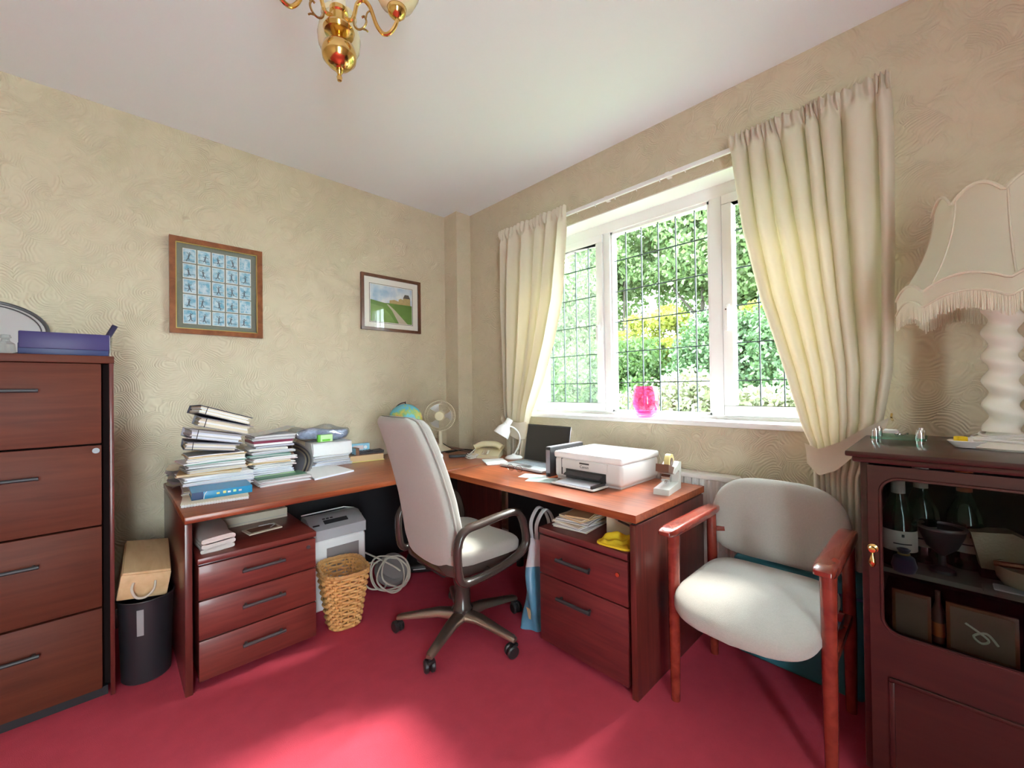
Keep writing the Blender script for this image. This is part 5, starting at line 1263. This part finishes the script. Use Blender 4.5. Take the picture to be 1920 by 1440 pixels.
B().box(-.115, .115, -.075, .075, .004, .045, .002).obj('pages', 'manila_block', pbk); B().box(-.118, .120, -.078, .078, 0, .0045).obj('back_cover', 'yellow_print', pbk); B().box(-.117, .118, -.077, .077, .045, .048).obj('front_cover', 'tin_brown', pbk)
tl_ = thing('calculator', 'dark grey calculator lying on the thick paperback', 'calculator', (1.335, 2.90, .781), math.radians(-8))
B().prism([(-.11, 0), (.11, 0), (.11, .018), (-.105, .008)], -.045, .045, 'y').xf(Matrix.Identity(4)).obj('case', 'black_satin', tl_)
kk = B()
for i in range(6):
    for j in range(3): kk.box(-.08+i*.02, -.067+i*.02, -.035+j*.025, -.017+j*.025, .012+.001*i, .016+.001*i)
kk.obj('buttons', 'gunmetal', tl_)
bbx = thing('blue_packet', 'sky blue packet standing behind the calculator', 'packet', (1.315, 2.972, .733), math.radians(-8)); B().box(-.065, .065, -.02, .02, 0, .112, .002).obj('carton', 'sky_box', bbx); B().box(-.05, .02, -.0212, -.020, .07, .10).obj('printed_panel', 'paper_pink', bbx); B().cyl((.035, -.0212, .085), (.035, -.020, .085), .012).obj('badge', 'paper', bbx)
bdx = thing('brown_packet', 'narrow brown and blue card packet beside the white box', 'packet', (1.222, 2.90, .801), math.radians(0)); B().box(-.012, .012, -.03, .04, -.0, .05).obj('carton', 'tin_brown', bdx); B().box(-.013, -.0121, -.028, .038, .005, .048).obj('face', 'sky_box', bdx)
bdx.location = (1.238, 2.865, .781)

# ------------------------------------------------------------------ things on the pedestals
tw = thing('folded_towel', 'folded beige towel on the three drawer pedestal', 'towel', (.335, 2.36, .546), math.radians(0))
for i in range(3):
    def tf(u, v, i=i):
        a = 2*PI*u; h = .011+.001*i; x = .062*math.copysign(abs(math.cos(a))**.35, math.cos(a)); z = .011+.0205*i+h*math.copysign(abs(math.sin(a))**.7, math.sin(a))
        return (x+.004*math.sin(9*v+i), -.16+.33*v, max(0, z+.003*math.sin(6*v+2*x*20)))
    tb2 = B().grid(tf, 24, 12, True); tb2.f += [tuple(range(24)), tuple(range(24*11, 24*12))]; tb2.obj('fold', 'towel', tw, 50)
pk = thing('photo_packet', 'small printed packet of photos on the three drawer pedestal', 'packet', (.545, 2.375, .546), math.radians(8)); B().box(-.075, .075, -.05, .05, 0, .006, .001).obj('packet', 'paper_cream', pk); B().box(-.06, .06, -.035, .035, .006, .0068).obj('photo', 'card_face', pk); B().tube([(.03, -.02, .008), (.06, 0, .012), (.05, .04, .008), (.0, .045, .008)], .002, 6).obj('band', 'paper', pk)
tb_ = thing('cream_folder', 'long cream folder lying at the back of the pedestal top', 'folder', (.50, 2.60, .546), 0); B().box(-.13, .20, -.08, .08, 0, .05, .002).obj('folder_body', 'paper_cream', tb_); B().box(-.128, .198, -.0815, -.08, .012, .014).obj('seam', 'paper_grey', tb_)
itemsP = [(.24, .19, .014, 4, [Wt, Cr], 'white letters', 'paper_bundle', 'papers', 0, 0), (.22, .18, .014, -6, [Cr, Wt], 'cream letters', 'paper_bundle', 'papers', 0, 0), (.22, .18, .014, 8, [Wt, Gy], 'folded white letters', 'paper_bundle', 'papers', 0, .0), (.20, .15, .012, -10, [Mn, Cr], 'brown envelopes', 'envelope_bundle', 'envelopes', 0, -.02), (.20, .12, .010, 14, [Mn, Mn], 'manila envelopes', 'envelope_bundle', 'envelopes', 0, -.02)]
stack(itemsP, 1.66, 1.235, .567, 71, 'letters on the filing pedestal', 'letter pile on the filing pedestal')
cdb = thing('card_box', 'cream cardboard box on the filing pedestal behind the duster', 'box', (1.68, .975, .567)); B().box(-.05, .12, -.075, .10, 0, .105, .003).obj('carton', 'paper_cream', cdb); B().box(-.0512, -.050, -.07, .095, .078, .080).obj('lid_edge', 'manila', cdb)
du = thing('yellow_duster', 'crumpled yellow duster on the filing pedestal', 'cloth', (1.565, .955, .567))
def duf(u, v):
    x = -.06+.12*u; y = -.062+.14*v; r_ = math.hypot((u-.5)*2, (v-.5)*2)
    e_ = max(0, 1-max(abs(u-.5)*2, abs(v-.5)*2)**7)
    h_ = .012+.026*math.exp(-((u-.62+.25*(v-.5))/.16)**2)*(1-.45*v)+.016*math.exp(-((v-.72)/.13)**2)*u+.005*math.sin(14*u+9*v)+.004*math.cos(17*v-6*u)
    return (x+.010*math.sin(5*v+1), y+.012*math.sin(5*u), .003+e_*max(.001, h_))
B().grid(duf, 22, 22).obj('cloth', 'yellow_duster', du, 70)
B().tube(smooth_path([duf(u, v)[:2]+(.004,) for u, v in [(0, 0), (0, .5), (0, 1), (.5, 1), (1, 1), (1, .5), (1, 0), (.5, 0)]], 4, True), .006, 8, True).obj('hem', 'yellow_duster', du)
pn = thing('pen', 'slim dark pen resting against the card box above the duster', 'pen', (1.612, .955, .635)); B().tube([(-.004, -.06, -.012), (.0, .0, .002), (.0, .045, .010)], [.004, .005, .004], 10).obj('barrel', 'black_satin', pn); B().tube([(.0, .045, .010), (.0, .062, .014)], [.0042, .003], 10).obj('cap', 'steel', pn)

# ------------------------------------------------------------------ things on the floor
sd = thing('paper_shredder', 'white paper shredder with grey window standing behind the wicker basket', 'shredder', (.955, 2.53, 0))
B().box(-.155, .150, -.105, .105, 0, .395, .018, 3).obj('bin_body', 'white_plastic', sd)
hd = B().prism([(-.105, .395), (.105, .395), (.105, .46), (.075, .498), (.0, .500), (-.105, .452)], -.155, .150, 'x').obj('cutter_head', 'silver_plastic', sd)
M = Matrix.Translation((0, -.052, .478)) @ Matrix.Rotation(math.radians(24.5), 4, 'X')
B().box(-.075, .060, -.016, .016, -.0005, .0015).xf(M).obj('feed_slot', 'black_satin', hd)
for k in range(3): B().box(-.075+.022*k, -.060+.022*k, .026, .034, -.0005, .0015).xf(M).obj('button', 'black_satin', hd)
B().box(-.140, -.105, -.020, -.010, -.0005, .0015).xf(M).obj('switch', 'black_satin', hd)
B().box(-.080, .105, -.108, -.104, .225, .345, .002).obj('window', 'adapter_grey', sd)
B().tube([(-.15, .1, .5), (.10, .1, .503), (.145, .06, .497), (.150, -.04, .478)], .004, 8).obj('trim_edge', 'white_plastic', sd)
# wicker basket
wk = thing('wicker_basket', 'woven honey coloured wicker waste basket on the carpet', 'basket', (.893, 2.245, 0), math.radians(-8))
def bpath(z, n=96, wob=0, ph=0, stakes=26):
    t = z/.295; hx = .072+.043*t; hy = .085+.060*t; out = []
    for i in range(n):
        a = 2*PI*i/n; e = .62
        x = hx*math.copysign(abs(math.cos(a))**e, math.cos(a)); y = hy*math.copysign(abs(math.sin(a))**e, math.sin(a))
        nx, ny = math.cos(a), math.sin(a); d = wob*math.sin(a*stakes/2*1.0+ph)
        out.append((x+nx*d, y+ny*d, z))
    return out
rows = 18
for i in range(rows):
    z = .012+.0158*i
    B().tube(bpath(z, 130, .0075, PI*(i % 2)), .0068, 6, True).obj('weaver', 'wicker', wk, 60)
for k in range(26):
    a = 2*PI*(k+.5)/26
    pts = []
    for z in np.linspace(.0, .290, 6):
        t = z/.295; hx = .072+.043*t; hy = .085+.060*t; e = .62
        pts.append((hx*math.copysign(abs(math.cos(a))**e, math.cos(a)), hy*math.copysign(abs(math.sin(a))**e, math.sin(a)), z))
    B().tube(pts, .0048, 6).obj('stake', 'wicker', wk)
B().tube(bpath(.292), .009, 8, True).obj('rim', 'wicker_rim', wk, 60); B().tube(bpath(.297, 96, .004, 0, 60), .007, 6, True).obj('rim_braid', 'wicker_rim', wk, 60)
B().tube(bpath(.008), .008, 8, True).obj('foot_rim', 'wicker_rim', wk, 60)
B().prism([(p[0], p[1]) for p in bpath(.0, 48)], .004, .010).obj('bottom', 'wicker', wk)
# extension lead
ex = thing('extension_lead', 'coiled cream extension lead round a grey reel on the floor', 'cable', (1.285, 2.47, 0))
B().lathe([(0, 0), (.105, 0), (.110, .012), (.095, .03), (.035, .036), (.03, .055), (.085, .060), (.09, .072), (0, .078)], 36).xf(Matrix.Translation((.02, .03, .055)) @ Matrix.Rotation(math.radians(38), 4, 'X')).obj('reel', 'adapter_grey', ex)
loops = [((-.02, -.05), .125, .135, .8, 0), ((-.05, -.06), .11, .15, 1.15, 1.0), ((.01, -.05), .10, .12, .55, 2.0), ((-.03, -.09), .14, .09, .95, 3.1), ((-.10, .02), .07, .16, .35, .5)]
for (cx, cy), ra, rb, tl, ph_ in loops:
    pts = []
    for a in np.linspace(0, 2*PI, 14, endpoint=False):
        u, v = ra*math.cos(a), rb*math.sin(a)
        z = .012+.09*(1+math.sin(a))*(.5+.5*math.sin(tl)); 
        pts.append((cx+u*math.cos(ph_*.2), cy+v*.55+u*math.sin(ph_*.2)*.3, max(.006, z+.01*math.sin(3*a+ph_))))
    B().tube(smooth_path(pts, 4, True), .0052, 8, True).obj('loop', 'cord_cream', ex)
B().tube(smooth_path([(-.12, .10, .20), (-.07, .02, .17), (.0, -.05, .12), (.07, -.04, .05), (.11, .02, .01)], 6), .0052, 8).obj('tail', 'cord_cream', ex)
lbg = thing('laptop_bag', 'black fabric laptop bag lying under the corner of the desks', 'bag', (1.645, 2.50, 0), math.radians(-32))
B().pillow((0, 0, .035), (.20, .14, .035), .35, 36, 10, .5).obj('bag_body', 'leather_black', lbg, 60); B().tube(smooth_path([(-.06, -.13, .05), (-.05, -.17, .045), (.05, -.17, .045), (.06, -.13, .05)], 5), .008, 8).obj('grab_handle', 'leather_black', lbg); B().tube([(-.15, -.141, .036), (.15, -.141, .036)], .003, 6).obj('zip', 'steel', lbg)
# carrier bag
cbg = thing('carrier_bag', 'crumpled blue and white plastic carrier bag beside the filing pedestal', 'bag', (1.645, 1.478, 0), math.radians(-10))
def bagf(u, v):
    a = 2*PI*u; z = .46*v; hx = .125*(1-.28*v)+.012*math.sin(5*a+6*v); hy = .075*(1-.45*v)+.008*math.sin(7*a+3*v)
    return (hx*math.cos(a)+.010*math.sin(9*v+2*a), hy*math.sin(a)+.006*math.sin(12*v), z+.004*math.sin(4*a) if 0 < v else 0)
def sub(v0, v1): return lambda u, v: bagf(u, v0+(v1-v0)*v)
B().grid(sub(0, .68), 40, 16, True).prism([bagf(i/40, 0)[:2] for i in range(40)], .001, .003).obj('lower_bag', 'bag_blue', cbg, 60)
B().grid(sub(.68, 1), 40, 10, True).obj('upper_bag', 'bag_white', cbg, 60)
for s_ in (-1, 1): B().tube(smooth_path([(-.055, s_*.02, .44), (-.060, s_*.024, .53), (-.015, s_*.026, .595), (.025, s_*.024, .58), (.055, s_*.022, .52), (.060, s_*.02, .44)], 6), .007, 6, sx=2.0).obj('handle', 'bag_white', cbg)
B().box(-.102, -.098, -.015, .025, .05, .10).obj('printed_square', 'manila', cbg)
# teal storage bag behind the armchair
tg = thing('storage_bag', 'dark teal fabric storage bag behind the grey armchair', 'bag', (2.165, .46, 0))
B().box(-.085, .085, -.245, .225, 0, .455, .025, 4).map(lambda x, y, z: (x+.010*math.sin(9*y+5*z), y, z+.006*math.sin(14*y)*(z > .3))).obj('bag_body', 'teal', tg, 50)
B().tube(smooth_path([(-.095, -.10, .36), (-.105, -.09, .30), (-.105, .09, .30), (-.095, .10, .36)], 5), .008, 8).obj('handle', 'teal', tg); B().box(-.092, -.088, -.24, .215, .395, .405).obj('zip_seam', 'navy_box', tg)
